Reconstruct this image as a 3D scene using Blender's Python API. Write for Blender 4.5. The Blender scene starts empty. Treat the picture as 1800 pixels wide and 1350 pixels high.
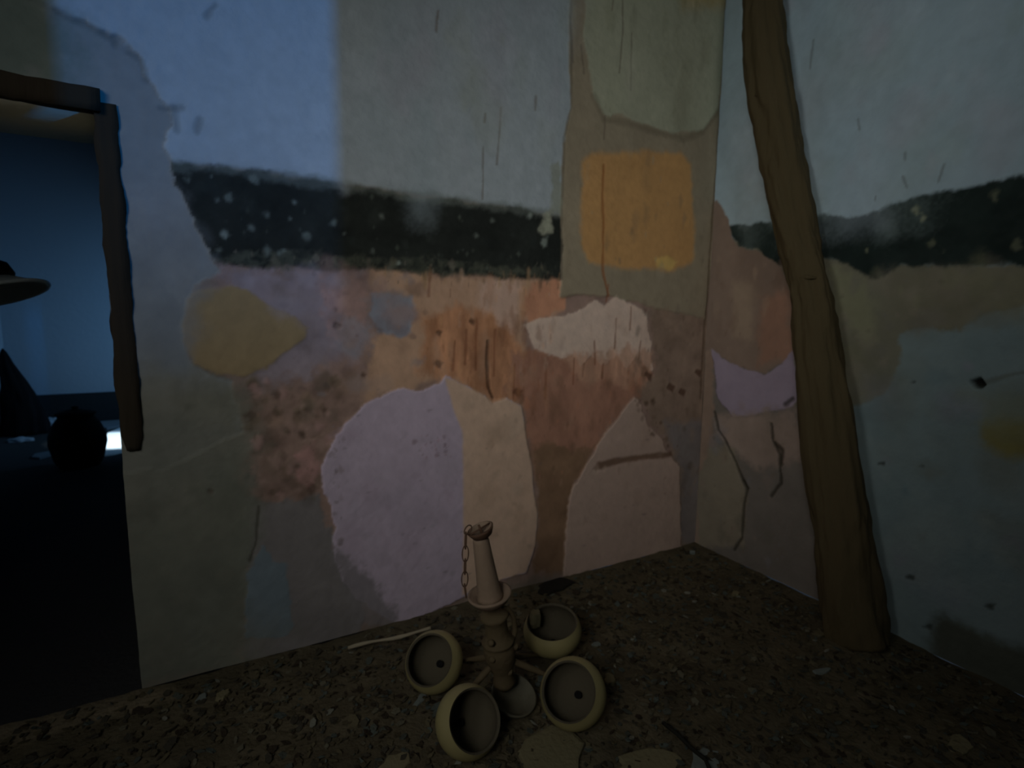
import bpy, bmesh, math, random
import numpy as np
from mathutils import Vector, Matrix, noise as mnoise

random.seed(7)
RNG = np.random.default_rng(11)
scene = bpy.context.scene
COL = scene.collection

# ------------------------------------------------------------------ camera
F_PX, YAW, PITCH, ROLL = 986.8, 0.51653, 0.12909, 0.01397
CAM = Vector((-2.4423, -2.1534, 1.30))
_F = Vector((math.sin(YAW)*math.cos(PITCH), math.cos(YAW)*math.cos(PITCH), -math.sin(PITCH)))
_R0 = Vector((math.cos(YAW), -math.sin(YAW), 0)); _U0 = _R0.cross(_F)
_R = _R0*math.cos(ROLL) + _U0*math.sin(ROLL)
_U = -_R0*math.sin(ROLL) + _U0*math.cos(ROLL)
cd = bpy.data.cameras.new('camera'); cam = bpy.data.objects.new('camera', cd); COL.objects.link(cam)
cd.sensor_width = 36.0; cd.lens = F_PX*36/1800; cd.clip_start = 0.02
cd.dof.use_dof = True; cd.dof.focus_distance = 1.15; cd.dof.aperture_fstop = 3.5
_m = Matrix((( _R.x, _U.x, -_F.x, CAM.x), (_R.y, _U.y, -_F.y, CAM.y), (_R.z, _U.z, -_F.z, CAM.z), (0, 0, 0, 1)))
cam.matrix_world = _m
scene.camera = cam

def ray(px, py): return _F*F_PX + _R*(px-900) + _U*(675-py)
def onx(px, py, x=0.0): d = ray(px, py); return CAM + d*((x-CAM.x)/d.x)
def ony(px, py, y=0.0): d = ray(px, py); return CAM + d*((y-CAM.y)/d.y)
def onz(px, py, z=0.0): d = ray(px, py); return CAM + d*((z-CAM.z)/d.z)
def depth(p): return (Vector(p)-CAM).dot(_F)

# ------------------------------------------------------------------ world, lights, exposure
scene.view_settings.view_transform = 'Standard'
scene.view_settings.look = 'None'
scene.view_settings.exposure = 0.0
scene.view_settings.gamma = 1.0
scene.view_settings.use_curve_mapping = False
W = bpy.data.worlds.new('world'); scene.world = W; W.use_nodes = True
W.node_tree.nodes['Background'].inputs[0].default_value = (0.10, 0.14, 0.2, 1)
W.node_tree.nodes['Background'].inputs[1].default_value = 0.15

def area(name, loc, aim, sx, sy, power, color, spread=180):
    l = bpy.data.lights.new(name, 'AREA'); l.shape = 'RECTANGLE'; l.size = sx; l.size_y = sy
    l.energy = power; l.color = color; l.spread = math.radians(spread)
    o = bpy.data.objects.new(name, l); COL.objects.link(o); o.location = loc
    o.rotation_euler = (Vector(aim)-Vector(loc)).to_track_quat('-Z', 'Y').to_euler(); return o
def spot(name, loc, aim, power, color, deg, blend, rad=0.05):
    l = bpy.data.lights.new(name, 'SPOT'); l.energy = power; l.color = color
    l.spot_size = math.radians(deg); l.spot_blend = blend; l.shadow_soft_size = rad
    o = bpy.data.objects.new(name, l); COL.objects.link(o); o.location = loc
    o.rotation_euler = (Vector(aim)-Vector(loc)).to_track_quat('-Z', 'Y').to_euler(); return o

area('light_left_window', (-4.0, -1.8, 2.3), (-0.4, -0.2, 1.7), 0.5, 0.9, 2.8, (1.0, 0.99, 0.97), 95)
area('light_left_fill_upper', (-4.0, -1.8, 2.35), (0.0, -0.3, 2.5), 0.7, 0.9, 0.55, (0.96, 0.99, 1.0), 60)  # extra lamp added at the left window to lift the upper right wall
area('light_left_rear_fill', (-4.0, -3.0, 2.4), (-0.6, 0.0, 1.3), 0.7, 0.9, 1.1, (1.0, 0.985, 0.96), 40)  # added fill lamp, set for wall brightness; no known window there
area('light_left_rear_fill_low', (-4.0, -3.0, 2.4), (-1.6, 0.0, 0.4), 0.7, 0.9, 1.85, (1.0, 0.985, 0.96), 60)  # added fill lamp for the lower back wall
area('light_rear_fill', (-2.4, -4.3, 2.4), (0.0, -0.6, 2.6), 0.7, 0.9, 0.8, (0.92, 0.98, 1.0), 50)  # added fill lamp; the wall behind it has no window
area('light_rear_fill_low', (-2.4, -4.3, 2.4), (-0.6, 0.0, 1.8), 0.7, 0.9, 0.4, (1.0, 1.0, 1.0), 40)  # added fill lamp for the middle of the back wall
# blue dusk light that enters by the narrow gap in the wall behind and lands on the wall by the door
area('light_dusk', (-1.35, -6.3, 2.55), (-2.3, 0.0, 2.3), 0.015, 0.30, 84.0, (0.01, 0.32, 1.0))
# the next room
area('light_next_room', (-1.55, 4.3, 1.5), (-3.4, 5.5, 0.6), 0.8, 0.9, 7.0, (0.25, 0.56, 0.96), 110)
spot('light_next_room_beam', (-1.65, 3.2, 1.9), onz(206, 776, -0.02), 900.0, (0.66, 0.86, 1.0), 17, 0.5)

# ------------------------------------------------------------------ helpers
def lin(c):
    c = np.asarray(c, float)/255.0
    return np.where(c <= 0.04045, c/12.92, ((c+0.055)/1.055)**2.4)
def alb(rgb, k): return tuple(np.clip(lin(rgb)*k, 0.004, 0.85))

def mat(name, color=None, attr=None, rough=0.9, noise_scale=14, noise_amt=0.25, bump=0.3, bump_scale=60, stretch=(1,1,1), spec=0.2, color2=None):
    m = bpy.data.materials.new(name); m.use_nodes = True; nt = m.node_tree; N = nt.nodes; L = nt.links
    b = N['Principled BSDF']; b.inputs['Roughness'].default_value = rough
    b.inputs['Specular IOR Level'].default_value = spec
    tc = N.new('ShaderNodeTexCoord'); mp = N.new('ShaderNodeMapping'); mp.inputs['Scale'].default_value = stretch
    L.new(tc.outputs['Object'], mp.inputs['Vector'])
    n1 = N.new('ShaderNodeTexNoise'); n1.inputs['Scale'].default_value = noise_scale; n1.inputs['Detail'].default_value = 6
    L.new(mp.outputs[0], n1.inputs['Vector'])
    ramp = N.new('ShaderNodeValToRGB'); ramp.color_ramp.elements[0].position = 0.3; ramp.color_ramp.elements[1].position = 0.7
    lo = 1-noise_amt; hi = 1+noise_amt*0.6
    if color2 is not None:
        ramp.color_ramp.elements[0].color = (*color2, 1); ramp.color_ramp.elements[1].color = (*color, 1)
        L.new(ramp.outputs[0], b.inputs['Base Color'])
    else:
        ramp.color_ramp.elements[0].color = (lo, lo, lo, 1); ramp.color_ramp.elements[1].color = (hi, hi, hi, 1)
        mx = N.new('ShaderNodeMix'); mx.data_type = 'RGBA'; mx.blend_type = 'MULTIPLY'; mx.inputs[0].default_value = 1.0
        if attr:
            at = N.new('ShaderNodeAttribute'); at.attribute_name = attr; L.new(at.outputs['Color'], mx.inputs[6])
        else:
            mx.inputs[6].default_value = (*color, 1)
        L.new(ramp.outputs[0], mx.inputs[7]); L.new(mx.outputs[2], b.inputs['Base Color'])
    n2 = N.new('ShaderNodeTexNoise'); n2.inputs['Scale'].default_value = bump_scale; n2.inputs['Detail'].default_value = 4
    L.new(mp.outputs[0], n2.inputs['Vector'])
    bp = N.new('ShaderNodeBump'); bp.inputs['Strength'].default_value = bump; bp.inputs['Distance'].default_value = 0.01
    L.new(n2.outputs[0], bp.inputs['Height']); L.new(bp.outputs[0], b.inputs['Normal'])
    return m

def thing(name, label, cat, loc=(0, 0, 0), group=None):
    o = bpy.data.objects.new(name, None); COL.objects.link(o); o.location = loc; o.empty_display_size = 0.05
    o['label'] = label; o['category'] = cat
    if group: o['group'] = group
    return o
def tag(o, label, cat, group=None, kind=None):
    o['label'] = label; o['category'] = cat
    if group: o['group'] = group
    if kind: o['kind'] = kind
    return o
def link(name, me, m, parent=None, kind=None, smooth=True):
    o = bpy.data.objects.new(name, me); COL.objects.link(o)
    if m: me.materials.append(m)
    if smooth: me.polygons.foreach_set('use_smooth', [True]*len(me.polygons))
    if parent:
        o.parent = parent; o.matrix_parent_inverse = Matrix.Translation(-parent.location) if parent.type == 'EMPTY' else Matrix()
    if kind: o['kind'] = kind
    return o
def mesh(name, v, f):
    me = bpy.data.meshes.new(name); me.from_pydata([tuple(p) for p in v], [], f); me.update(); return me

class MB:
    def __init__(s): s.v = []; s.f = []
    def box(s, a, b):
        i = len(s.v); x0, y0, z0 = a; x1, y1, z1 = b
        s.v += [(x0,y0,z0),(x1,y0,z0),(x1,y1,z0),(x0,y1,z0),(x0,y0,z1),(x1,y0,z1),(x1,y1,z1),(x0,y1,z1)]
        s.f += [tuple(i+k for k in q) for q in ((0,3,2,1),(4,5,6,7),(0,1,5,4),(1,2,6,5),(2,3,7,6),(3,0,4,7))]
        return s
    def tube(s, pts, rad, n=12, cap=True, jit=0.0, seed=0):
        pts = [Vector(p) for p in pts]; i0 = len(s.v); m = len(pts); up = None
        for j, p in enumerate(pts):
            t = (pts[min(j+1, m-1)] - pts[max(j-1, 0)]).normalized()
            if up is None:
                up = Vector((0, 0, 1)) if abs(t.z) < 0.9 else Vector((1, 0, 0))
            a = (up - t*up.dot(t)).normalized(); up = a; b = t.cross(a)
            r = rad[j] if isinstance(rad, (list, tuple)) else rad
            for k in range(n):
                th = 2*math.pi*k/n; d = a*math.cos(th) + b*math.sin(th)
                rr = r
                if jit: rr *= 1 + jit*mnoise.noise(Vector((d.x*1.6+seed, d.y*1.6, j*0.35+d.z)))
                s.v.append(tuple(p + d*rr))
        for j in range(m-1):
            for k in range(n):
                a0 = i0+j*n+k; a1 = i0+j*n+(k+1) % n
                s.f.append((a0, a1, a1+n, a0+n))
        if cap:
            s.f.append(tuple(i0+k for k in reversed(range(n)))); s.f.append(tuple(i0+(m-1)*n+k for k in range(n)))
        return s
    def lathe(s, prof, M, n=40):
        i0 = len(s.v); m = len(prof)
        for (r, z) in prof:
            for k in range(n):
                th = 2*math.pi*k/n; s.v.append(tuple(M @ Vector((r*math.cos(th), r*math.sin(th), z))))
        for j in range(m-1):
            for k in range(n):
                a0 = i0+j*n+k; a1 = i0+j*n+(k+1) % n
                s.f.append((a0, a1, a1+n, a0+n))
        if prof[0][0] > 1e-6: s.f.append(tuple(i0+k for k in reversed(range(n))))
        if prof[-1][0] > 1e-6: s.f.append(tuple(i0+(m-1)*n+k for k in range(n)))
        return s
    def torus(s, c, ax, a, b, r, n=20, k=6, twist=Vector((1, 0, 0))):
        # oval link: long radius b along ax, short radius a across
        ax = Vector(ax).normalized(); w = (twist - ax*twist.dot(ax)).normalized()
        pts = [Vector(c) + ax*b*math.sin(2*math.pi*i/n) + w*a*math.cos(2*math.pi*i/n) for i in range(n)]
        nn = ax.cross(w); i0 = len(s.v)
        for i, p in enumerate(pts):
            o = (p-Vector(c)).normalized()
            for q in range(k):
                th = 2*math.pi*q/k; s.v.append(tuple(p + o*r*math.cos(th) + nn*r*math.sin(th)))
        for i in range(n):
            for q in range(k):
                s.f.append((i0+i*k+q, i0+i*k+(q+1) % k, i0+((i+1) % n)*k+(q+1) % k, i0+((i+1) % n)*k+q))
        return s
    def build(s, name, m, parent=None, kind=None, smooth=True):
        me = mesh(name, s.v, s.f)
        bm = bmesh.new(); bm.from_mesh(me); bmesh.ops.recalc_face_normals(bm, faces=bm.faces); bm.to_mesh(me); bm.free()
        return link(name, me, m, parent, kind, smooth)

# fractal value noise for the wall painting
def _vn(u, v, seed):
    r = np.random.default_rng(seed).random((256, 256))
    iu = np.floor(u).astype(int); iv = np.floor(v).astype(int); fu = u-iu; fv = v-iv
    fu = fu*fu*(3-2*fu); fv = fv*fv*(3-2*fv); a = iu % 256; b = iv % 256; a1 = (a+1) % 256; b1 = (b+1) % 256
    return (r[a, b]*(1-fu)+r[a1, b]*fu)*(1-fv) + (r[a, b1]*(1-fu)+r[a1, b1]*fu)*fv
def fbm(u, v, scale, seed, octs=4):
    t = 0; amp = 1; s = 0
    for o in range(octs):
        t = t + amp*(_vn(u*scale*2**o+17.3*o, v*scale*2**o+5.1*o, seed+o)-0.5)*2; s += amp; amp *= 0.55
    return t/s
def sdf(U, V, poly):
    P = np.asarray(poly, float); d = np.full(U.shape, 1e9); ins = np.zeros(U.shape, bool)
    for i in range(len(P)):
        a = P[i]; b = P[(i+1) % len(P)]; e = b-a; L2 = max(e@e, 1e-12)
        t = np.clip(((U-a[0])*e[0]+(V-a[1])*e[1])/L2, 0, 1)
        d = np.minimum(d, np.hypot(U-a[0]-t*e[0], V-a[1]-t*e[1]))
        c = ((a[1] > V) != (b[1] > V)) & (U < (b[0]-a[0])*(V-a[1])/((b[1]-a[1]) if abs(b[1]-a[1]) > 1e-12 else 1e-12)+a[0])
        ins ^= c
    return np.where(ins, -d, d)

class Skin:
    """coloured, relief-carrying surface of a plastered wall; u runs along the wall, v is the height"""
    def __init__(s, us, vs, toplane, base):
        s.us = us; s.vs = vs; s.U, s.V = np.meshgrid(us, vs); s.c = np.empty(s.U.shape+(3,)); s.c[:] = base
        s.h = np.zeros(s.U.shape); s.tp = toplane; s.seed = 40
    def layer(s, pxpoly, color, soft=0.004, jag=0.008, raise_=0.0, mott=0.12, mscale=9, opacity=1.0, jscale=25, world=False, stretch=1.0, op_noise=0.0):
        P = pxpoly if world else [s.tp(*q) for q in pxpoly]
        P = np.array(P); m = soft+jag*2+0.02; s.seed += 10
        iu = np.where((s.us > P[:, 0].min()-m) & (s.us < P[:, 0].max()+m))[0]; iv = np.where((s.vs > P[:, 1].min()-m) & (s.vs < P[:, 1].max()+m))[0]
        if len(iu) == 0 or len(iv) == 0: return
        sl = (slice(iv[0], iv[-1]+1), slice(iu[0], iu[-1]+1)); U = s.U[sl]; V = s.V[sl]
        d = sdf(U, V, P) + jag*fbm(U, V/stretch, jscale, s.seed) + 0.8*jag*fbm(U, V, 8, s.seed+1, 2) + 0.3*jag*fbm(U, V, 90, s.seed+2, 2)
        a = np.clip(0.5 - d/(2*soft), 0, 1); a = a*a*(3-2*a)*opacity
        if op_noise: a = a*np.clip(0.5+op_noise*fbm(U, V/stretch, mscale*1.5, s.seed+3)+0.25, 0, 1)
        col = np.array(color)*(1+mott*fbm(U, V/stretch, mscale, s.seed+5)[..., None])
        s.c[sl] = s.c[sl]*(1-a[..., None]) + col*a[..., None]
        if raise_: s.h[sl] = s.h[sl]*(1-a) + raise_*a + 0.0008*fbm(U, V, 60, s.seed+7)*a
    def smudge(s, region, cols, n, rmin, rmax, op=(0.2, 0.5), stretch=1.0, h=0.0, rs=1):
        # irregular soft stains scattered inside a region (corners in the photo's frame)
        rr = random.Random(rs); P = np.array([s.tp(*q) for q in region])
        lo = P.min(0); hi = P.max(0); k = 0; tries = 0
        while k < n and tries < n*20:
            tries += 1; c = np.array([rr.uniform(lo[0], hi[0]), rr.uniform(lo[1], hi[1])])
            if sdf(np.array([[c[0]]]), np.array([[c[1]]]), P)[0, 0] > 0: continue
            k += 1; r = rmin*(rmax/rmin)**(rr.random()**1.6); st = stretch*rr.uniform(0.7, 1.4)
            m = 9; ph = rr.uniform(0, 6.28)
            poly = [(c[0]+r*rr.uniform(0.55, 1.25)*math.cos(2*math.pi*i/m+ph)/math.sqrt(st), c[1]+r*rr.uniform(0.55, 1.25)*math.sin(2*math.pi*i/m+ph)*math.sqrt(st)) for i in range(m)]
            s.layer(poly, cols[rr.randrange(len(cols))], soft=r*0.45, jag=r*0.45, mott=0.2, mscale=20, opacity=rr.uniform(*op), world=True, jscale=min(0.6/r, 60), raise_=0)
    def line(s, pts, w, color, opacity=1.0, depth_=0.0, jag=0.003):
        P = np.array([s.tp(*q) for q in pts]); m = w*3+0.02; s.seed += 10
        iu = np.where((s.us > P[:, 0].min()-m) & (s.us < P[:, 0].max()+m))[0]; iv = np.where((s.vs > P[:, 1].min()-m) & (s.vs < P[:, 1].max()+m))[0]
        if len(iu) == 0 or len(iv) == 0: return
        sl = (slice(iv[0], iv[-1]+1), slice(iu[0], iu[-1]+1)); U = s.U[sl]+jag*fbm(s.U[sl], s.V[sl], 20, s.seed); V = s.V[sl]
        d = np.full(U.shape, 1e9)
        for a, b in zip(P[:-1], P[1:]):
            e = b-a; t = np.clip(((U-a[0])*e[0]+(V-a[1])*e[1])/max(e@e, 1e-12), 0, 1)
            d = np.minimum(d, np.hypot(U-a[0]-t*e[0], V-a[1]-t*e[1]))
        w2 = w*(1+0.6*fbm(U, V, 14, s.seed+2))
        a = np.clip(1-d/w2, 0, 1); a = np.sqrt(a)*opacity
        s.c[sl] = s.c[sl]*(1-a[..., None]) + np.array(color)*a[..., None]
        s.h[sl] -= depth_*a
    def grain(s, amt, scale, seed):
        s.c *= (1+amt*fbm(s.U, s.V, scale, seed, 5))[..., None]
    def to_mesh(s, name, place, keep=None, extra=None, flip=False):
        nu, nv = len(s.us), len(s.vs)
        X = place(s.U, s.V, s.h).reshape(-1, 3)
        idx = np.arange(nu*nv).reshape(nv, nu)
        q = np.stack([idx[:-1, :-1], idx[:-1, 1:], idx[1:, 1:], idx[1:, :-1]], -1)
        if flip: q = q[..., ::-1]
        if keep is not None:
            cu = 0.5*(s.us[:-1]+s.us[1:]); cv = 0.5*(s.vs[:-1]+s.vs[1:]); CU, CV = np.meshgrid(cu, cv); q = q[keep(CU, CV)]
        q = q.reshape(-1, 4)
        col = s.c.reshape(-1, 3)
        if extra is not None:
            ev, ef, ec = extra; base = len(X); X = np.vstack([X, np.array(ev)]); q = np.vstack([q, np.array(ef)+base]); col = np.vstack([col, np.tile(ec, (len(ev), 1))])
        me = bpy.data.meshes.new(name); me.vertices.add(len(X)); me.vertices.foreach_set('co', X.astype(np.float32).ravel())
        me.loops.add(len(q)*4); me.loops.foreach_set('vertex_index', q.astype(np.int32).ravel())
        me.polygons.add(len(q)); me.polygons.foreach_set('loop_start', np.arange(0, len(q)*4, 4, dtype=np.int32))
        me.update(calc_edges=True)
        at = me.color_attributes.new('paint', 'FLOAT_COLOR', 'POINT')
        c4 = np.ones((len(X), 4), np.float32); c4[:, :3] = np.clip(col, 0.003, 0.9); at.data.foreach_set('color', c4.ravel())
        return me

PLASTER = mat('plaster_paint', attr='paint', rough=0.95, noise_scale=5, noise_amt=0.10, bump=0.35, bump_scale=35, spec=0.1)
WOOD_DARK = mat('old_dark_wood', alb((40, 35, 26), 2.4), rough=0.9, noise_scale=6, bump=0.6, bump_scale=30, stretch=(1, 1, 0.15), color2=alb((24, 20, 15), 3))
H_CEIL = 3.5
DX = -2.66            # right edge of the doorway
DZ = 1.89             # its top
DX0 = -3.56
ROOM_X0, ROOM_Y0 = -4.2, -4.6
T = 0.5               # thickness of the wall with the doorway

# ------------------------------------------------------------------ wall with the doorway
tpb = lambda px, py: (lambda p: (p.x, p.z))(ony(px, py))
us = np.concatenate([np.arange(ROOM_X0, -3.02, 0.04), np.arange(-3.02, DX-0.001, 0.006), np.arange(DX, 0.0001, 0.0055)])
us[-1] = 0.0
vs = np.concatenate([np.arange(0, 0.25, 0.006), np.arange(0.25, DZ-0.003, 0.006), np.arange(DZ, 2.95, 0.006), np.arange(2.95, H_CEIL+0.01, 0.05)])
vs[-1] = H_CEIL
sk = Skin(us, vs, tpb, alb((52, 46, 40), 8))
WARM = alb((96, 70, 48), 5.5)
st_top = [(200, 279), (300, 290), (370, 295), (450, 303), (520, 312), (600, 325), (680, 335), (780, 350), (850, 360), (985, 380), (1040, 390)]
st_bot = [(1040, 492), (985, 490), (900, 488), (830, 486), (740, 482), (690, 476), (640, 474), (560, 475), (480, 472), (420, 468), (370, 462), (200, 450)]
# mottled exposed ground between the stripe and the big plaster patches
sk.layer([(360, 455), (1280, 470), (1240, 960), (960, 1010), (700, 1080), (430, 1150), (440, 900), (420, 720), (400, 660)], alb((68, 56, 50), 6.5), soft=0.05, jag=0.05, mott=0.35, mscale=12)
sk.layer([(370, 462), (640, 470), (650, 560), (640, 640), (560, 700), (440, 680), (420, 560)], alb((72, 66, 68), 6), soft=0.04, jag=0.05, mott=0.28, mscale=14, opacity=0.85)
sk.layer([(440, 690), (600, 640), (640, 700), (590, 770), (560, 830), (560, 900), (470, 890), (440, 800)], alb((66, 54, 48), 7), soft=0.03, jag=0.05, mott=0.5, mscale=16, opacity=0.9)
sk.layer([(560, 480), (650, 470), (660, 520), (640, 600), (590, 620), (560, 560)], alb((84, 68, 64), 6), soft=0.02, jag=0.04, mott=0.35, mscale=22, opacity=0.8, raise_=0.001)
sk.layer([(655, 475), (760, 480), (985, 488), (985, 540), (920, 570), (930, 640), (940, 700), (860, 720), (780, 670), (720, 690), (640, 700), (650, 600), (740, 560), (720, 520), (660, 505)], alb((94, 76, 62), 5.8), soft=0.025, jag=0.03, mott=0.25, mscale=14, stretch=2.2)
sk.layer([(745, 560), (800, 540), (870, 545), (905, 600), (960, 620), (950, 700), (870, 720), (790, 670), (745, 650)], alb((92, 66, 48), 5.8), soft=0.03, jag=0.04, mott=0.45, mscale=18, stretch=3, raise_=-0.001)
sk.layer([(840, 490), (920, 492), (915, 550), (900, 600), (870, 560), (835, 540)], alb((104, 88, 78), 5.4), soft=0.02, jag=0.03, mott=0.2, opacity=0.8, stretch=2)
sk.layer([(930, 492), (985, 490), (990, 540), (930, 565), (915, 540)], alb((98, 70, 54), 5.6), soft=0.02, jag=0.03, mott=0.25, stretch=2)
sk.layer([(900, 620), (1000, 625), (1150, 640), (1150, 690), (1110, 705), (1060, 765), (1020, 830), (940, 840), (925, 760), (915, 712), (890, 698)], alb((80, 58, 47), 6), soft=0.02, jag=0.04, mott=0.3, mscale=16, stretch=2)
sk.layer([(935, 780), (1030, 790), (1060, 770), (1020, 835), (1000, 880), (992, 1005), (940, 1010), (945, 900)], alb((62, 48, 36), 6.5), soft=0.02, jag=0.03, mott=0.3, mscale=12)
sk.layer([(1140, 540), (1250, 500), (1240, 700), (1240, 960), (1195, 960), (1190, 820), (1120, 690), (1155, 640)], alb((62, 52, 44), 7), soft=0.02, jag=0.03, mott=0.3, mscale=14)
sk.layer([(1170, 740), (1240, 740), (1230, 960), (1195, 960), (1195, 830)], alb((52, 48, 46), 8), soft=0.03, jag=0.03, mott=0.2)
# rust brown patch left, greyer repair at the bottom left
sk.layer([(430, 880), (560, 870), (590, 960), (640, 1060), (620, 1130), (430, 1160)], alb((50, 48, 47), 8.5), soft=0.012, jag=0.03, mott=0.12, raise_=0.002)
sk.layer([(200, 700), (400, 690), (440, 800), (455, 900), (440, 1010), (430, 1170), (200, 1230)], alb((40, 41, 36), 10), soft=0.05, jag=0.04, mott=0.12)
sk.layer([(450, 985), (462, 958), (482, 985), (502, 992), (505, 1030), (514, 1100), (500, 1118), (430, 1120), (437, 1040), (432, 1010)], alb((44, 50, 53), 8.6), soft=0.004, jag=0.012, raise_=0.003, mott=0.08)
sk.layer([(515, 800), (555, 775), (562, 830), (545, 860), (520, 850)], alb((86, 66, 62), 6), soft=0.01, jag=0.02, mott=0.3)
# upper paint
sk.layer([(-900, -700), (1500, -700), (1300, 440), (1040, 395)] + st_top[::-1] + [(-200, 240)], alb((86, 92, 94), 4.8), soft=0.012, jag=0.006, mott=0.05, mscale=3, raise_=0.004, stretch=2)
# dark stripe
sk.layer(st_top + st_bot, alb((19, 21, 19), 4.8), soft=0.011, jag=0.014, mott=0.4, mscale=12, raise_=0.004, jscale=18)
sk.layer([(300, 284), (370, 289), (600, 318), (985, 372), (985, 386), (780, 360), (600, 336), (420, 312), (300, 300)], alb((52, 56, 52), 5), soft=0.012, jag=0.014, mott=0.3, opacity=0.55)
sk.layer([(420, 440), (520, 446), (640, 452), (760, 458), (970, 470), (980, 486), (740, 482), (640, 474), (480, 472), (380, 462)], alb((48, 50, 42), 5), soft=0.01, jag=0.02, mott=0.4, mscale=30, opacity=0.5, op_noise=1.5)
flecks = [(382, 352, 6), (402, 348, 6), (470, 378, 4), (518, 356, 4), (510, 386, 4), (585, 392, 6), (671, 381, 6), (864, 389, 7), (836, 415, 6), (930, 378, 5), (962, 380, 9), (958, 398, 12), (966, 400, 9), (957, 424, 7), (440, 400, 7), (395, 415, 8), (385, 440, 10), (470, 440, 12), (490, 445, 9), (500, 440, 8), (445, 315, 7), (372, 310, 5), (450, 322, 6), (656, 442, 7), (700, 462, 6), (812, 440, 5), (540, 415, 5), (604, 412, 4), (330, 318, 4)]
for i, (x, y, r) in enumerate(flecks):
    r = r*(1.0 if x > 900 else 0.62)
    pts = [(x+r*random.uniform(0.6, 1.2)*math.cos(t), y+r*random.uniform(0.6, 1.3)*math.sin(t)) for t in np.linspace(0, 6.28, 8)[:-1]]
    sk.layer(pts, alb((78, 84, 78) if r < 9 else (88, 90, 78), 4.5), soft=0.009, jag=0.012, opacity=0.8 if x > 900 else 0.42+0.3*((i*7) % 3 == 0), mott=0.3, mscale=60)
for i in range(26):
    x = random.uniform(340, 980); y = random.uniform(330, 470)+(x-340)*0.05; r = random.uniform(1.2, 3.6)
    sk.layer([(x-r, y), (x, y-r*1.6), (x+r, y), (x, y+r*1.6)], alb((62, 68, 60), 4.5), soft=0.006, jag=0.004, opacity=random.uniform(0.15, 0.4))
# grey repair plaster around the doorway
sk.layer([(-400, -160), (30, -10), (100, 22), (150, 42), (178, 60), (205, 72), (250, 105), (257, 140), (275, 165), (300, 190), (298, 215), (290, 235), (292, 262), (300, 300), (315, 335), (332, 375), (350, 405), (372, 462), (385, 478), (340, 500), (330, 520), (325, 600), (340, 640), (410, 670), (430, 760), (300, 820), (200, 830), (-400, 800)], alb((64, 66, 65), 6.2), soft=0.005, jag=0.016, mott=0.08, mscale=4, raise_=-0.004)
sk.layer([(180, 640), (300, 650), (430, 670), (440, 780), (300, 900), (180, 900)], alb((46, 46, 41), 9.5), soft=0.06, jag=0.05, mott=0.1, opacity=0.85)
sk.layer([(-400, -300), (60, -40), (150, 60), (140, 150), (-400, 140)], alb((48, 56, 52), 6), soft=0.09, jag=0.06, mott=0.1, opacity=0.85)  # light falling off to the upper left, painted as darker green-grey
for pts in ([(100, 20), (125, 35), (155, 45), (200, 72)], [(180, 58), (205, 68), (203, 80)], [(225, 92), (250, 107), (256, 140)], [(282, 190), (302, 192), (318, 190)], [(305, 190), (310, 230)], [(352, 210), (346, 232)], [(380, 10), (362, 30)]):
    sk.line(pts, 0.013, alb((48, 52, 52), 5), opacity=0.5, depth_=0.003, jag=0.01)
# yellow ochre patches
OCH = alb((76, 65, 46), 5.6)
sk.layer([(330, 525), (345, 508), (400, 503), (450, 520), (500, 550), (540, 575), (535, 596), (500, 620), (470, 648), (430, 662), (380, 660), (345, 640), (322, 600), (326, 555)], OCH, soft=0.007, jag=0.012, mott=0.05, raise_=0.003)
# plain chase in the corner
sk.layer([(1003, -300), (1000, 100), (1002, 190), (990, 235), (984, 320), (984, 380), (988, 440), (984, 490), (985, 520), (1060, 520), (1240, 560), (1255, 400), (1290, -300)], alb((74, 68, 56), 5.4), soft=0.006, jag=0.012, mott=0.14, mscale=8, raise_=0.007, stretch=2)
sk.layer([(1024, -300), (1024, 60), (1032, 120), (1042, 170), (1062, 208), (1090, 200), (1112, 214), (1180, 236), (1235, 226), (1258, 195), (1268, 120), (1290, -300)], alb((84, 85, 72), 5.2), soft=0.008, jag=0.014, mott=0.08, raise_=0.009, stretch=2)
sk.line([(1042, 170), (1060, 212), (1100, 216), (1150, 232), (1200, 245), (1235, 232), (1262, 195)], 0.02, alb((52, 48, 38), 5), opacity=0.5)
sk.layer([(1180, -60), (1275, -60), (1272, 10), (1200, 12)], alb((92, 78, 46), 5), soft=0.05, jag=0.02, opacity=0.7)
sk.layer([(1022, 285), (1040, 270), (1100, 265), (1195, 270), (1213, 290), (1220, 400), (1216, 462), (1180, 476), (1100, 472), (1035, 463), (1020, 430)], alb((92, 70, 43), 5.8), soft=0.018, jag=0.012, mott=0.06, raise_=0.007)
sk.layer([(1148, 455), (1172, 448), (1190, 460), (1180, 474), (1155, 472)], alb((122, 96, 54), 5.4), soft=0.01, jag=0.01, opacity=0.6)
sk.line([(1060, 290), (1058, 340), (1060, 400), (1058, 475), (1068, 520)], 0.009, alb((78, 46, 22), 4.5), opacity=0.8, depth_=0.002)
for pts in ([(1092, 0), (1092, 60), (1086, 130)], [(1108, 60), (1106, 160)], [(1020, 80), (1025, 130)], [(1076, -20), (1074, 20)], [(880, 190), (874, 270), (872, 290)], [(941, 170), (940, 195)], [(848, 260), (847, 350)], [(852, 200), (850, 215)], [(770, 20), (766, 55)], [(1001, 30), (1006, 110)], [(1062, 205), (1060, 245)]):
    sk.line(pts, 0.006, alb((56, 50, 42), 5), opacity=0.75, depth_=0.001)
sk.line([(1003, -20), (1003, 190), (991, 240), (986, 380), (986, 490)], 0.008, alb((50, 46, 38), 5), opacity=0.65, depth_=0.002)
sk.layer([(970, 290), (985, 270), (988, 380), (968, 372)], alb((70, 72, 62), 5.2), soft=0.008, jag=0.02, opacity=0.7)
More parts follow.
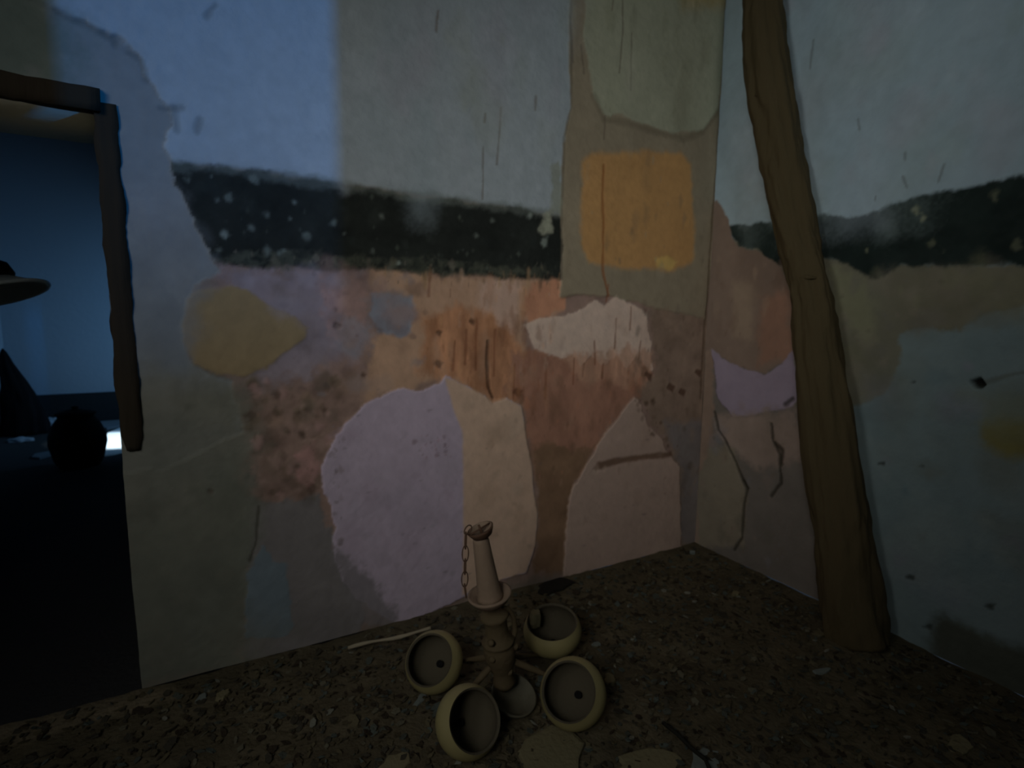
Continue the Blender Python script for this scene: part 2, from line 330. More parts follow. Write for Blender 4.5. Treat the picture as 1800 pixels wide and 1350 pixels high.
# blue grey blot
sk.layer([(655, 515), (680, 508), (722, 524), (731, 550), (722, 585), (700, 594), (668, 582), (652, 550)], alb((72, 74, 80), 5.6), soft=0.01, jag=0.014, raise_=-0.002, mott=0.1)
sk.layer([(600, 560), (640, 565), (650, 600), (620, 625), (598, 610)], alb((78, 78, 84), 5.2), soft=0.02, jag=0.03, opacity=0.6)
# pale patch with drips
sk.layer([(918, 570), (985, 556), (1020, 545), (1045, 530), (1062, 540), (1080, 522), (1110, 534), (1135, 550), (1142, 600), (1145, 650), (1120, 622), (1100, 650), (1085, 620), (1060, 645), (1040, 625), (1020, 640), (1005, 622), (985, 632), (940, 612), (930, 590)], alb((108, 96, 86), 5.4), soft=0.006, jag=0.014, raise_=0.003, mott=0.06, stretch=1.6)
sk.layer([(985, 625), (1010, 620), (1060, 625), (1120, 610), (1148, 620), (1145, 670), (1060, 672), (1000, 668)], alb((96, 74, 60), 5.4), soft=0.02, jag=0.05, mott=0.4, mscale=25, opacity=0.75, stretch=4, jscale=18)
for pts in ([(1009, 630), (1007, 675)], [(1082, 560), (1080, 612)], [(1044, 600), (1046, 640)], [(1060, 640), (1058, 665)], [(1108, 540), (1106, 580)], [(1125, 600), (1122, 630)], [(1026, 640), (1024, 662)], [(820, 580), (818, 640)], [(838, 560), (836, 650)], [(800, 600), (796, 650)], [(870, 580), (868, 660)], [(756, 480), (754, 520)], [(905, 640), (903, 700)], [(1068, 500), (1066, 530)], [(960, 640), (958, 700)]):
    sk.line(pts, 0.007, alb((72, 44, 30), 4.5), opacity=0.75, depth_=0.001)
sk.line([(857, 600), (856, 640), (859, 680), (866, 700)], 0.009, alb((30, 20, 14), 4), opacity=0.95, depth_=0.006)
for (x, y, r) in ((830, 565, 5), (772, 585, 5), (771, 640, 9), (1180, 682, 7), (1200, 690, 6), (1140, 660, 9), (890, 818, 7), (740, 770, 4), (775, 796, 5), (760, 790, 3), (370, 866, 5), (742, 788, 3), (688, 560, 3), (592, 575, 7), (1228, 655, 7), (745, 800, 3), (640, 660, 5), (910, 690, 8)):
    sk.layer([(x-r, y), (x-r*0.3, y-r), (x+r, y-r*0.3), (x+r*0.5, y+r)], alb((44, 30, 22), 4.5), soft=0.006, jag=0.008, opacity=0.8, raise_=-0.006)
G = [(370, 475), (985, 495), (1240, 560), (1235, 900), (1190, 800), (1110, 700), (1000, 850), (940, 900), (920, 720), (780, 665), (640, 700), (560, 830), (570, 930), (450, 900), (430, 760), (330, 660), (340, 520)]
sk.smudge([(560, 480), (760, 485), (760, 650), (640, 700), (560, 760), (450, 760), (440, 690), (560, 640)], [alb(c, 5.4) for c in ((80, 64, 58), (52, 42, 38), (72, 70, 72), (88, 72, 60), (58, 48, 46))], 90, 0.006, 0.06, (0.15, 0.5), rs=2)
sk.smudge([(380, 480), (600, 480), (640, 560), (560, 650), (440, 690), (545, 590), (460, 510), (380, 500)], [alb(c, 5.8) for c in ((80, 76, 80), (58, 52, 50), (66, 58, 56), (74, 66, 64))], 60, 0.006, 0.05, (0.15, 0.45), rs=3)
sk.smudge([(430, 680), (620, 650), (580, 780), (560, 880), (450, 890)], [alb(c, 5.6) for c in ((46, 38, 30), (66, 54, 48), (52, 48, 42), (36, 30, 24), (76, 62, 56), (58, 54, 44))], 150, 0.004, 0.04, (0.15, 0.42), rs=4)
sk.smudge([(740, 490), (985, 495), (960, 700), (860, 715), (745, 650)], [alb(c, 5.6) for c in ((104, 78, 56), (72, 46, 30), (96, 80, 68), (84, 58, 40), (60, 38, 26))], 120, 0.005, 0.045, (0.15, 0.5), stretch=4, rs=5)
sk.smudge([(900, 630), (1150, 650), (1060, 765), (1000, 850), (940, 900), (920, 720)], [alb(c, 5.8) for c in ((92, 62, 46), (60, 44, 34), (74, 52, 42), (50, 38, 28), (84, 66, 54))], 120, 0.005, 0.05, (0.15, 0.5), stretch=2.2, rs=6)
sk.smudge([(1120, 540), (1245, 510), (1235, 940), (1195, 900), (1180, 780), (1110, 700)], [alb(c, 6) for c in ((44, 36, 28), (70, 58, 48), (38, 30, 24), (58, 52, 46))], 90, 0.005, 0.04, (0.15, 0.5), stretch=1.8, rs=7)
sk.smudge([(240, 700), (440, 690), (450, 980), (430, 1140), (245, 1190)], [alb(c, 9) for c in ((46, 46, 40), (34, 35, 30), (40, 42, 38))], 40, 0.02, 0.14, (0.15, 0.4), rs=8)
sk.smudge([(215, 200), (290, 300), (380, 480), (320, 640), (230, 700)], [alb(c, 6) for c in ((60, 64, 66), (70, 71, 70), (56, 58, 58))], 24, 0.02, 0.12, (0.15, 0.35), rs=9)
sk.smudge([(1030, 0), (1262, 0), (1235, 225), (1062, 205)], [alb(c, 5.2) for c in ((72, 72, 58), (92, 92, 80), (64, 62, 50))], 30, 0.01, 0.08, (0.15, 0.4), stretch=3, rs=10)
sk.smudge([(1000, 0), (1040, 200), (1235, 240), (1250, 520), (990, 515)], [alb(c, 5.2) for c in ((62, 56, 46), (82, 76, 64), (54, 48, 38))], 40, 0.008, 0.06, (0.12, 0.4), stretch=2.5, rs=11)
sk.smudge([(600, -20), (1000, -20), (985, 360), (600, 310)], [alb(c, 5.3) for c in ((76, 80, 74), (90, 95, 97), (82, 82, 86), (76, 84, 86))], 60, 0.02, 0.16, (0.12, 0.35), stretch=2.5, rs=12)
sk.smudge([(300, 300), (985, 385), (985, 480), (380, 455)], [alb(c, 4.6) for c in ((24, 28, 27), (12, 15, 14), (32, 36, 33), (12, 14, 14))], 120, 0.004, 0.03, (0.1, 0.32), rs=13)
sk.smudge([(380, 440), (985, 465), (985, 488), (380, 470)], [alb(c, 4.8) for c in ((56, 54, 44), (70, 66, 58), (16, 20, 18), (40, 42, 36))], 80, 0.004, 0.025, (0.2, 0.6), stretch=1.6, rs=14)
# crumbly lower edge: brown tongues that run up into the dark stripe
sk.smudge([(660, 474), (985, 484), (985, 505), (660, 500)], [alb(c, 5.4) for c in ((92, 74, 54), (70, 56, 42), (30, 32, 26))], 60, 0.004, 0.022, (0.25, 0.6), stretch=4, rs=15)
# rim of crumbled plaster, then the two big pale patches
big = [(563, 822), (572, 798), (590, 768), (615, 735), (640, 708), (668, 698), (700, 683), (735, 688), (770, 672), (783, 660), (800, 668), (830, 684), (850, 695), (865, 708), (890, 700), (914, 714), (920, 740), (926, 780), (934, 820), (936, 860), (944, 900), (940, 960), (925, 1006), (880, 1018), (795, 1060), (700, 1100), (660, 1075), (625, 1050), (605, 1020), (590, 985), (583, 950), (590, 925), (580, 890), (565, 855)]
for i in range(60):
    x = random.uniform(440, 620); y = random.uniform(670, 880); r = random.uniform(3, 12)
    if x > 600-(y-700)*0.25 : continue
    sk.layer([(x-r, y), (x, y-r), (x+r, y), (x, y+r)], alb(random.choice([(40, 32, 26), (80, 66, 60), (88, 70, 66), (56, 48, 38)]), 5.5), soft=0.01, jag=0.015, opacity=0.6, raise_=random.choice([-0.004, 0.004]))
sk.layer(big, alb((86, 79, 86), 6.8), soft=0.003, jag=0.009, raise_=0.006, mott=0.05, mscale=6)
sk.layer([(780, 663), (800, 668), (830, 684), (850, 695), (865, 708), (890, 700), (914, 714), (920, 740), (926, 780), (934, 820), (936, 860), (944, 900), (940, 960), (925, 1006), (880, 1018), (812, 1045), (813, 900), (812, 760), (795, 720)], alb((94, 80, 68), 6.8), soft=0.008, jag=0.004, raise_=0.006, mott=0.06, mscale=6)  # warm side of a light edge, put into the colour as tan
sk.smudge([(722, 762), (795, 765), (795, 808), (730, 805)], [alb((80, 60, 66), 5.6), alb((62, 50, 54), 5.6)], 40, 0.003, 0.012, (0.2, 0.55), rs=22)
sk.smudge([(600, 760), (780, 690), (810, 1000), (700, 1060), (600, 960)], [alb(c, 6) for c in ((76, 70, 76), (90, 84, 92), (84, 74, 82), (70, 68, 70))], 45, 0.01, 0.09, (0.12, 0.35), rs=16)
sk.smudge([(820, 700), (920, 740), (940, 990), (820, 1030)], [alb(c, 6) for c in ((84, 70, 58), (96, 86, 74), (78, 66, 56))], 30, 0.01, 0.07, (0.12, 0.4), rs=17)
sk.smudge([(580, 740), (640, 705), (600, 800), (600, 980), (580, 960)], [alb(c, 6) for c in ((60, 54, 54), (72, 64, 66))], 26, 0.004, 0.02, (0.3, 0.7), rs=18)
sk.layer([(590, 960), (640, 1000), (700, 1075), (690, 1110), (620, 1080), (588, 1000)], alb((56, 54, 54), 7), soft=0.02, jag=0.03, opacity=0.8, raise_=0.004)
sec = [(1115, 698), (1126, 712), (1140, 745), (1165, 772), (1170, 790), (1192, 820), (1196, 870), (1196, 975), (1100, 990), (988, 1015), (1000, 880), (1010, 850), (1022, 833), (1045, 795), (1060, 768), (1085, 738), (1100, 715)]
sk.layer(sec, alb((88, 76, 68), 5.8), soft=0.004, jag=0.010, raise_=0.005, mott=0.05)
sk.layer([(1040, 825), (1050, 812), (1090, 804), (1180, 793), (1182, 802), (1110, 812), (1070, 820), (1048, 828)], alb((54, 40, 30), 5), soft=0.008, jag=0.006, opacity=0.85, raise_=0.002)
sk.smudge([(1020, 850), (1100, 730), (1180, 800), (1190, 960), (1000, 1000)], [alb(c, 5.8) for c in ((76, 66, 58), (96, 84, 74), (70, 58, 48))], 34, 0.008, 0.06, (0.12, 0.4), rs=19)
sk.smudge([(1110, 700), (1150, 700), (1180, 790), (1150, 780)], [alb(c, 5) for c in ((44, 34, 26), (56, 44, 34))], 26, 0.004, 0.018, (0.3, 0.7), rs=20)
sk.smudge([(930, 560), (1140, 540), (1140, 620), (960, 620)], [alb(c, 5.4) for c in ((98, 84, 74), (112, 100, 92), (90, 74, 62))], 36, 0.006, 0.04, (0.15, 0.4), stretch=2.5, rs=21)
sk.line([(1265, 180), (1258, 300), (1247, 440), (1240, 560), (1232, 700)], 0.010, alb((44, 34, 24), 4.5), opacity=0.7, depth_=0.004)
sk.line([(455, 890), (450, 950), (440, 985)], 0.007, alb((30, 28, 22), 5), opacity=0.7, depth_=0.003)
for i in range(26):
    x = random.uniform(590, 1180); y = random.uniform(720, 1010); r = random.uniform(1.5, 4)
    sk.layer([(x-r, y), (x, y-r*0.5), (x+r*1.6, y-r*0.3), (x, y+r*0.5)], alb((50, 44, 44), 5.5), soft=0.004, jag=0.004, opacity=0.4, raise_=0.004)
sk.grain(0.10, 30, 3)
sk.h += 0.006*fbm(sk.U, sk.V, 1.6, 77) + 0.0012*fbm(sk.U, sk.V, 14, 78)
# roughen the broken plaster arris beside the doorway, keep outer limits tidy
def place_b(U, V, h):
    X = U.copy(); near = np.abs(U-DX) < 1e-4
    X[near] += (0.006*fbm(V, V*0+3, 6, 91)[near])
    return np.stack([X, -h, V], -1)
# body behind the skin
e = MB()
e.box((DX, 0.0, 0), (0.35, T, H_CEIL)); e.box((ROOM_X0-0.3, 0.0, 0), (DX0, T, H_CEIL)); e.box((DX0, 0.0, DZ), (DX, T, H_CEIL))
ev = np.array(e.v); ev[:, 1] = np.where(ev[:, 1] < 0.01, 0.05, ev[:, 1])
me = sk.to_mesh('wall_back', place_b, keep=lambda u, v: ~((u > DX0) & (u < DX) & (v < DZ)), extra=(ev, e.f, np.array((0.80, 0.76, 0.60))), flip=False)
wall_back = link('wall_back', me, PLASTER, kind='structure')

# ------------------------------------------------------------------ right wall
tpr = lambda px, py: (lambda p: (-p.y, p.z))(onx(px, py))
us = np.concatenate([np.arange(0, 1.75, 0.0055), np.arange(1.75, -ROOM_Y0+0.01, 0.05)]); us[-1] = -ROOM_Y0
vs = np.concatenate([np.arange(0, 2.95, 0.006), np.arange(2.95, H_CEIL+0.01, 0.05)]); vs[-1] = H_CEIL
sk = Skin(us, vs, tpr, alb((52, 60, 60), 7.5))
rt = [(1200, 405), (1290, 397), (1330, 392), (1400, 388), (1450, 382), (1500, 377), (1545, 372), (1560, 358), (1620, 342), (1700, 328), (1800, 311), (2100, 262), (2500, 200)]
rb = [(2500, 455), (2100, 460), (1800, 463), (1730, 470), (1660, 466), (1620, 465), (1585, 462), (1560, 482), (1540, 488), (1515, 482), (1480, 460), (1450, 452), (1430, 456), (1400, 450), (1380, 466), (1345, 458), (1330, 440), (1300, 432), (1285, 405), (1200, 430)]
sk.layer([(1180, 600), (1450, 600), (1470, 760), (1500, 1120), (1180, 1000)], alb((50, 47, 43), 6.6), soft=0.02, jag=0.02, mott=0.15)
sk.layer([(1180, 380)] + [(x, y+20) for x, y in rt] + [(2500, -900), (1180, -900)], alb((80, 91, 95), 5.8), soft=0.010, jag=0.006, mott=0.05, mscale=3, raise_=0.004)
sk.layer([(1190, 405), (1290, 420), (1480, 460), (1585, 462), (1800, 465), (2500, 455), (2500, 530), (1800, 536), (1740, 545), (1690, 580), (1640, 578), (1586, 588), (1582, 640), (1560, 692), (1515, 712), (1400, 720), (1400, 640), (1190, 620)], alb((54, 53, 44), 6.6), soft=0.008, jag=0.014, mott=0.10, mscale=6, raise_=0.003)
sk.layer([(1540, 480), (1800, 470), (1900, 470), (1800, 560), (1690, 570), (1600, 570), (1560, 520)], alb((54, 52, 42), 6.5), soft=0.05, jag=0.04, mott=0.12, opacity=0.6)
sk.layer([(1465, 470), (1520, 492), (1540, 560), (1530, 600), (1475, 560)], alb((62, 62, 48), 6.6), soft=0.03, jag=0.03, opacity=0.8)
sk.layer(rt + rb, alb((18, 24, 22), 4.6), soft=0.010, jag=0.016, mott=0.35, mscale=12, raise_=0.004, jscale=18)
for (x, y, r) in ((1612, 370, 7), (1622, 382, 9), (1750, 345, 7), (1448, 415, 5), (1525, 440, 5), (1640, 425, 6), (1790, 430, 8), (1660, 440, 5)):
    sk.layer([(x+r*0.8*math.cos(t)*(0.7+0.5*math.sin(3*t+x)), y+r*math.sin(t)) for t in np.linspace(0, 6.28, 10)[:-1]], alb((84, 86, 68), 4.4), soft=0.008, jag=0.012, opacity=0.7 if x < 1630 else 0.3)
sk.smudge([(1400, 440), (1800, 340), (1800, 455), (1550, 475), (1450, 445)], [alb(c, 4.6) for c in ((22, 27, 25), (12, 14, 14), (26, 30, 27))], 70, 0.006, 0.04, (0.1, 0.3), rs=31)
sk.smudge([(1290, 0), (1800, 0), (1800, 300), (1450, 370), (1290, 390)], [alb(c, 6) for c in ((76, 82, 84), (90, 98, 102), (74, 84, 82), (84, 84, 88))], 60, 0.03, 0.2, (0.12, 0.35), stretch=1.6, rs=32)
sk.smudge([(1460, 480), (1800, 470), (1800, 530), (1590, 580), (1560, 680), (1510, 700)], [alb(c, 6.4) for c in ((60, 60, 46), (46, 45, 36), (54, 52, 48), (64, 60, 52))], 50, 0.01, 0.1, (0.15, 0.45), rs=33)
sk.smudge([(1590, 600), (1800, 560), (1800, 1080), (1600, 1080), (1520, 730)], [alb(c, 7.4) for c in ((44, 54, 56), (58, 64, 62), (48, 50, 44), (56, 56, 62))], 60, 0.02, 0.16, (0.12, 0.4), rs=34)
# corner strip
sk.layer([(1190, 380), (1262, 350), (1282, 385), (1290, 420), (1300, 436), (1335, 442), (1375, 470), (1390, 500), (1400, 640), (1380, 640), (1345, 655), (1320, 650), (1285, 638), (1252, 612), (1235, 640), (1180, 650)], alb((70, 60, 52), 4.8), soft=0.006, jag=0.012, mott=0.14, raise_=0.005, stretch=2)
sk.layer([(1290, 500), (1325, 500), (1322, 600), (1290, 590)], alb((80, 70, 58), 5.2), soft=0.03, jag=0.02, opacity=0.6)
sk.layer([(1335, 520), (1390, 510), (1395, 620), (1340, 640)], alb((78, 56, 44), 5.8), soft=0.03, jag=0.03, opacity=0.6, mott=0.3, stretch=2)
sk.layer([(1180, 650), (1252, 615), (1255, 760), (1270, 850), (1240, 980), (1150, 980)], alb((64, 54, 46), 6.8), soft=0.015, jag=0.02, mott=0.2)
sk.layer([(1252, 615), (1270, 628), (1285, 638), (1320, 652), (1345, 658), (1378, 640), (1395, 615), (1405, 700), (1390, 715), (1360, 720), (1290, 735), (1262, 700)], alb((70, 64, 71), 6.4), soft=0.006, jag=0.010, mott=0.06, raise_=0.004)
sk.layer([(1260, 735), (1400, 720), (1420, 800), (1330, 830), (1290, 790), (1262, 760)], alb((66, 58, 52), 6.8), soft=0.03, jag=0.03, mott=0.15)
sk.layer([(1245, 780), (1290, 790), (1310, 870), (1305, 960), (1230, 960), (1225, 850)], alb((56, 52, 44), 7.6), soft=0.015, jag=0.02, mott=0.12)
sk.smudge([(1250, 440), (1390, 470), (1395, 640), (1250, 610)], [alb(c, 5.0) for c in ((84, 72, 60), (58, 46, 38), (70, 58, 50))], 50, 0.005, 0.05, (0.15, 0.45), stretch=2.5, rs=35)
sk.smudge([(1240, 720), (1400, 700), (1430, 1020), (1230, 950)], [alb(c, 6.6) for c in ((62, 54, 48), (44, 42, 36), (54, 54, 56), (50, 44, 36))], 70, 0.006, 0.06, (0.15, 0.45), stretch=1.6, rs=36)
for pts, w in (([(1256, 725), (1262, 755), (1274, 772), (1288, 800), (1300, 830), (1312, 858), (1306, 900), (1303, 945), (1291, 966)], 0.011), ([(1356, 745), (1358, 775), (1370, 800), (1372, 850), (1355, 872)], 0.010), ([(1362, 780), (1374, 792), (1372, 815)], 0.016), ([(1305, 845), (1314, 858)], 0.015), ([(1382, 710), (1394, 700)], 0.016)):
    sk.line(pts, w, alb((26, 24, 18), 4), opacity=0.85, depth_=0.006, jag=0.006)
sk.layer([(1704, 668), (1722, 662), (1735, 676), (1722, 688), (1712, 682)], alb((14, 14, 12), 4), soft=0.004, jag=0.008, raise_=-0.03)
sk.line([(1735, 672), (1770, 660), (1800, 655), (1850, 660)], 0.010, alb((44, 46, 40), 6), opacity=0.6)
sk.layer([(1722, 745), (1770, 735), (1860, 745), (1850, 800), (1760, 800), (1730, 785)], alb((58, 54, 24), 6.5), soft=0.035, jag=0.02, opacity=0.85)
sk.layer([(1700, 690), (1850, 670), (1900, 760), (1740, 760)], alb((54, 56, 44), 7), soft=0.06, jag=0.03, opacity=0.6)
for (x, y, r) in ((1600, 1015, 7), (1630, 1102, 9), (1738, 1066, 12), (1762, 1022, 6), (1550, 815, 5), (1620, 820, 6), (1605, 672, 5)):
    sk.layer([(x-r, y), (x, y-r*0.5), (x+r, y-r*0.4), (x+r*0.6, y+r*0.5)], alb((24, 26, 22), 4.5), soft=0.006, jag=0.008, opacity=0.8, raise_=-0.004)
for pts in ([(1509, 210), (1512, 228)], [(1592, 270), (1592, 280)], [(1660, 290), (1650, 320)], [(1540, 345), (1539, 352)], [(1588, 310), (1595, 330)], [(1430, 70), (1425, 120)]):
    sk.line(pts, 0.006, alb((56, 58, 58), 5), opacity=0.6)
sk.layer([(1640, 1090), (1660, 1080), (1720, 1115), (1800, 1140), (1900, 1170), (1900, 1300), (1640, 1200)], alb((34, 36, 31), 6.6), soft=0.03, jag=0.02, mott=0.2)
sk.grain(0.08, 26, 5)
sk.h += 0.006*fbm(sk.U, sk.V, 1.5, 177) + 0.0012*fbm(sk.U, sk.V, 14, 178)
e = MB(); e.box((0.06, 0.0, 0), (0.35, 4.95, H_CEIL)); ev = np.array(e.v); ev[:, 1] *= -1
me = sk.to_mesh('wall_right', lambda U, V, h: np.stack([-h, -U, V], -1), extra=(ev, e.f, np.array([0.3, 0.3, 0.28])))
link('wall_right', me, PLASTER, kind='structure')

# ------------------------------------------------------------------ unseen walls (they shape the light), ceiling
GREYP = mat('grey_plaster', alb((90, 90, 86), 3.0), noise_scale=4, bump_scale=30)
# left wall with a window and an added opening, front wall with a shaped slit
b = MB(); X0 = ROOM_X0
for y0, y1, z0, z1 in ((ROOM_Y0-0.3, -3.4, 0, H_CEIL), (-2.6, -2.1, 0, H_CEIL), (-1.5, 0.0, 0, H_CEIL), (-3.4, -2.6, 0, 1.9), (-3.4, -2.6, 2.9, H_CEIL), (-2.1, -1.5, 0, 1.8), (-2.1, -1.5, 2.8, H_CEIL)):
    b.box((X0-0.3, y0, z0), (X0, y1, z1))
b.build('unseen_wall_left', GREYP, kind='structure', smooth=False)
_gr = ony(590, 200).x; _gl = ony(100, 120).x   # sets the sides of the shaped slit in the unseen front wall
WX1 = -1.35+(_gr+1.35)*(1.4/6.3); WX0 = -1.35+(_gl+1.35)*(1.7/6.3); WZ0, WZ1 = 2.24, 3.2
b = MB(); Y0 = ROOM_Y0
b.box((X0, Y0-0.3, 0), (WX0, Y0, H_CEIL)); b.box((WX1, Y0-0.3, 0), (0.35, Y0, H_CEIL)); b.box((WX0, Y0-0.3, 0), (WX1, Y0, WZ0)); b.box((WX0, Y0-0.3, WZ1), (WX1, Y0, H_CEIL))
b.build('unseen_wall_front', GREYP, kind='structure', smooth=False)
MB().box((X0-0.3, Y0-0.3, H_CEIL), (0.35, T, H_CEIL+0.2)).build('ceiling', GREYP, kind='structure', smooth=False)

# ------------------------------------------------------------------ floor
def floor_h(x, y):
    return 0.012*fbm(x, y, 3, 301) + 0.006*fbm(x, y, 18, 302)
us = np.concatenate([np.arange(ROOM_X0, -3.1, 0.06), np.arange(-3.1, 0.001, 0.014)]); us[-1] = 0.0
vs = np.concatenate([np.arange(ROOM_Y0, -2.0, 0.06), np.arange(-2.0, 0.001, 0.014)]); vs[-1] = 0.0
tpf = lambda px, py: (lambda p: (p.x, p.y))(onz(px, py))
sk = Skin(us, vs, tpf, alb((44, 40, 30), 5.0))
sk.c *= (1+0.45*fbm(sk.U, sk.V, 10, 310))[..., None]
sk.layer([(-200, 1330), (0, 1275), (150, 1240), (300, 1205), (330, 1225), (200, 1262), (0, 1320), (-200, 1380)], alb((60, 54, 42), 5), soft=0.02, jag=0.02, mott=0.2)
sk.h = floor_h(sk.U, sk.V)
me = sk.to_mesh('floor', lambda U, V, h: np.stack([U, V, h], -1))
DIRT = mat('dirt_floor', attr='paint', rough=1.0, noise_scale=30, noise_amt=0.45, bump=0.8, bump_scale=60, spec=0.05)
link('floor', me, DIRT, kind='structure')

# ------------------------------------------------------------------ doorway frame
door = bpy.data.objects.new('door_1', None); COL.objects.link(door); door.location = (DX, 0, 0); door['kind'] = 'structure'
def rough_beam(name, a, bb, ry, rz, m, parent, n=34, amp=0.008, seed=0, taper=None):
    a = Vector(a); bb = Vector(bb); t = (bb-a).normalized(); y = Vector((0, 1, 0)); w = t.cross(y).normalized()
    B = MB(); ring = []
    for q in ((-1, -1), (-0.3, -1.03), (0.4, -1), (1, -1), (1.04, 0), (1, 1), (0, 1.02), (-1, 1), (-1.02, 0)): ring.append(q)
    k = len(ring)
    for i in range(n):
        p = a.lerp(bb, i/(n-1)); sc = 1 if not taper else taper(i/(n-1))
        for j, (u, v) in enumerate(ring):
            d = amp*(mnoise.noise(Vector((i*0.17+seed, j*0.5, seed)))*1.6 + mnoise.noise(Vector((i*0.9+seed, j*1.7, seed)))*0.5)
            B.v.append(tuple(p + w*(u*rz*sc+d) + y*(v*ry+d*0.4)))
    for i in range(n-1):
        for j in range(k):
            B.f.append((i*k+j, i*k+(j+1) % k, (i+1)*k+(j+1) % k, (i+1)*k+j))
    B.f.append(tuple(range(k))); B.f.append(tuple((n-1)*k+j for j in reversed(range(k))))
    return B.build(name, m, parent, smooth=True)
p0 = ony(0, 151); p1 = ony(176, 172)
rough_beam('lintel', (-3.75, -0.004, p1.z+0.015), (p1.x, -0.004, p1.z-0.012), 0.02, 0.034, WOOD_DARK, door, seed=3)
j0 = ony(186, 182); j1 = ony(228, 792)
rough_beam('jamb', (DX+0.028, 0.017, j1.z), (DX+0.022, 0.017, j0.z), 0.022, 0.030, WOOD_DARK, door, seed=9, n=70, amp=0.006, taper=lambda t: min(1, 0.62+t*9))

# ------------------------------------------------------------------ leaning log prop
PL = [(1310, -160), (1306, 0), (1303, 80), (1312, 170), (1330, 250), (1345, 330), (1365, 420), (1381, 470), (1390, 530), (1393, 600), (1402, 700), (1420, 870), (1432, 950), (1440, 1050), (1450, 1128)]
PR = [(1345, -160), (1372, 0), (1386, 80), (1398, 170), (1412, 250), (1426, 330), (1440, 420), (1452, 470), (1466, 530), (1477, 600), (1495, 700), (1520, 870), (1534, 950), (1552, 1050), (1566, 1135)]
pts = []; rad = []
for i in range(len(PL)):
    t = i/(len(PL)-1); x = -0.115 - 0.055*t; cx = (PL[i][0]+PR[i][0])/2; cy = (PL[i][1]+PR[i][1])/2
    p = onx(cx, cy, x); pts.append(p); rad.append((PR[i][0]-PL[i][0])/2*depth(p)/F_PX*1.02)
# extend to floor / ceiling
d = (pts[0]-pts[1]).normalized(); pts.insert(0, pts[0]+d*((H_CEIL+0.0-pts[0].z)/d.z)); rad.insert(0, rad[0]*0.95)
pts[-1].z = 0.0
def resample(pts, rad, n):
    out = []; r = []
    for i in range(n):
        s = i/(n-1)*(len(pts)-1); k = min(int(s), len(pts)-2); f = s-k
        out.append(pts[k].lerp(pts[k+1], f)); r.append(rad[k]*(1-f)+rad[k+1]*f)
    return out, r
pts, rad = resample(pts, rad, 220)
n = 72; B = MB(); ax = [(pts[min(i+1, 219)]-pts[max(i-1, 0)]).normalized() for i in range(220)]
for i, p in enumerate(pts):
    t = ax[i]; a = (Vector((1, 0, 0))-t*t.x).normalized(); b_ = t.cross(a)
    for k in range(n):
        th = 2*math.pi*k/n; dd = a*math.cos(th)+b_*math.sin(th)
        q = 1/max(abs(math.cos(th+0.35)), abs(math.sin(th+0.35)))
        rr = rad[i]*(0.86+0.16*(q-1)/0.414*0.5) + 0.018*mnoise.noise(Vector((math.cos(th)*1.3+3, math.sin(th)*1.3, i*0.045))) + 0.008*mnoise.noise(Vector((math.cos(th)*3, math.sin(th)*3, i*0.15))) + 0.004*mnoise.noise(Vector((math.cos(th)*9, math.sin(th)*9, i*0.27)))
        rr -= 0.016*max(0, mnoise.noise(Vector((math.cos(th)*5, math.sin(th)*5, i*0.027+9))))
        v = p + dd*rr; v.z = max(v.z, 0.0) if i > 110 else min(v.z, H_CEIL); v.x = min(v.x, -0.008); B.v.append(tuple(v))
for i in range(219):
    for k in range(n): B.f.append((i*n+k, i*n+(k+1) % n, (i+1)*n+(k+1) % n, (i+1)*n+k))
B.f.append(tuple(range(n))); B.f.append(tuple(219*n+k for k in reversed(range(n))))
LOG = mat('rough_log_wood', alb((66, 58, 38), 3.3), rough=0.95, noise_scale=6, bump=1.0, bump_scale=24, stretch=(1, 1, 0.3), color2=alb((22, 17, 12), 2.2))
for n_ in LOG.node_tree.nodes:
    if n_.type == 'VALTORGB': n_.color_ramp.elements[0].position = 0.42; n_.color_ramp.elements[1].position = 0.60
post = thing('log_prop', 'rough thick log propped aslant against the right wall beside the corner', 'log', (pts[-1].x, pts[-1].y, 0))
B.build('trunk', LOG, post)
for (px, py, r) in ((1415, 488, 0.05), (1338, 168, 0.035)):
    # bark stub / scar ridges
    c = onx(px, py, -0.2); S = MB()
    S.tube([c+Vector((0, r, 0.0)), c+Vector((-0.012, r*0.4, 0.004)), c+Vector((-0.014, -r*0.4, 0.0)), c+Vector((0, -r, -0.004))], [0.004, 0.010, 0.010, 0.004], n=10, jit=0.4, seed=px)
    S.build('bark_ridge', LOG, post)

# ------------------------------------------------------------------ chandelier
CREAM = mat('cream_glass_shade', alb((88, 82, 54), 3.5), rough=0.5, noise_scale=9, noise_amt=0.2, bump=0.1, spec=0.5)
CREAM_IN = mat('darker_lining', alb((50, 46, 36), 3.4), rough=0.9, noise_scale=12, noise_amt=0.3)  # inner face coloured darker than the outer
TURNED = mat('turned_yellowed_wood', alb((66, 58, 40), 3.2), rough=0.8, noise_scale=20, noise_amt=0.4, color2=alb((36, 28, 20), 3.0), bump=0.3)
IRON = mat('rusty_iron', alb((46, 32, 22), 4.0), rough=0.8, noise_scale=60, noise_amt=0.4, spec=0.4)
PINK = mat('faded_pink_wood', alb((80, 68, 56), 3.5), rough=0.7, noise_scale=20, noise_amt=0.3)
BLACK = mat('black_socket', (0.008, 0.008, 0.008), rough=0.8)
base = onz(897, 1232, 0.03)
ch = thing('chandelier', 'fallen turned wood chandelier with round cream shades standing on the littered floor', 'chandelier', (base.x, base.y, 0))
PY = base.y+0.02
def onax(px, py):   # a point on the chandelier's axis plane
    return ony(px, py, PY)
A0 = onax(886, 1195); A1 = onax(868, 1075); A2 = onax(861, 1047); A3 = onax(845, 932)
axis = (A3-A1).normalized()
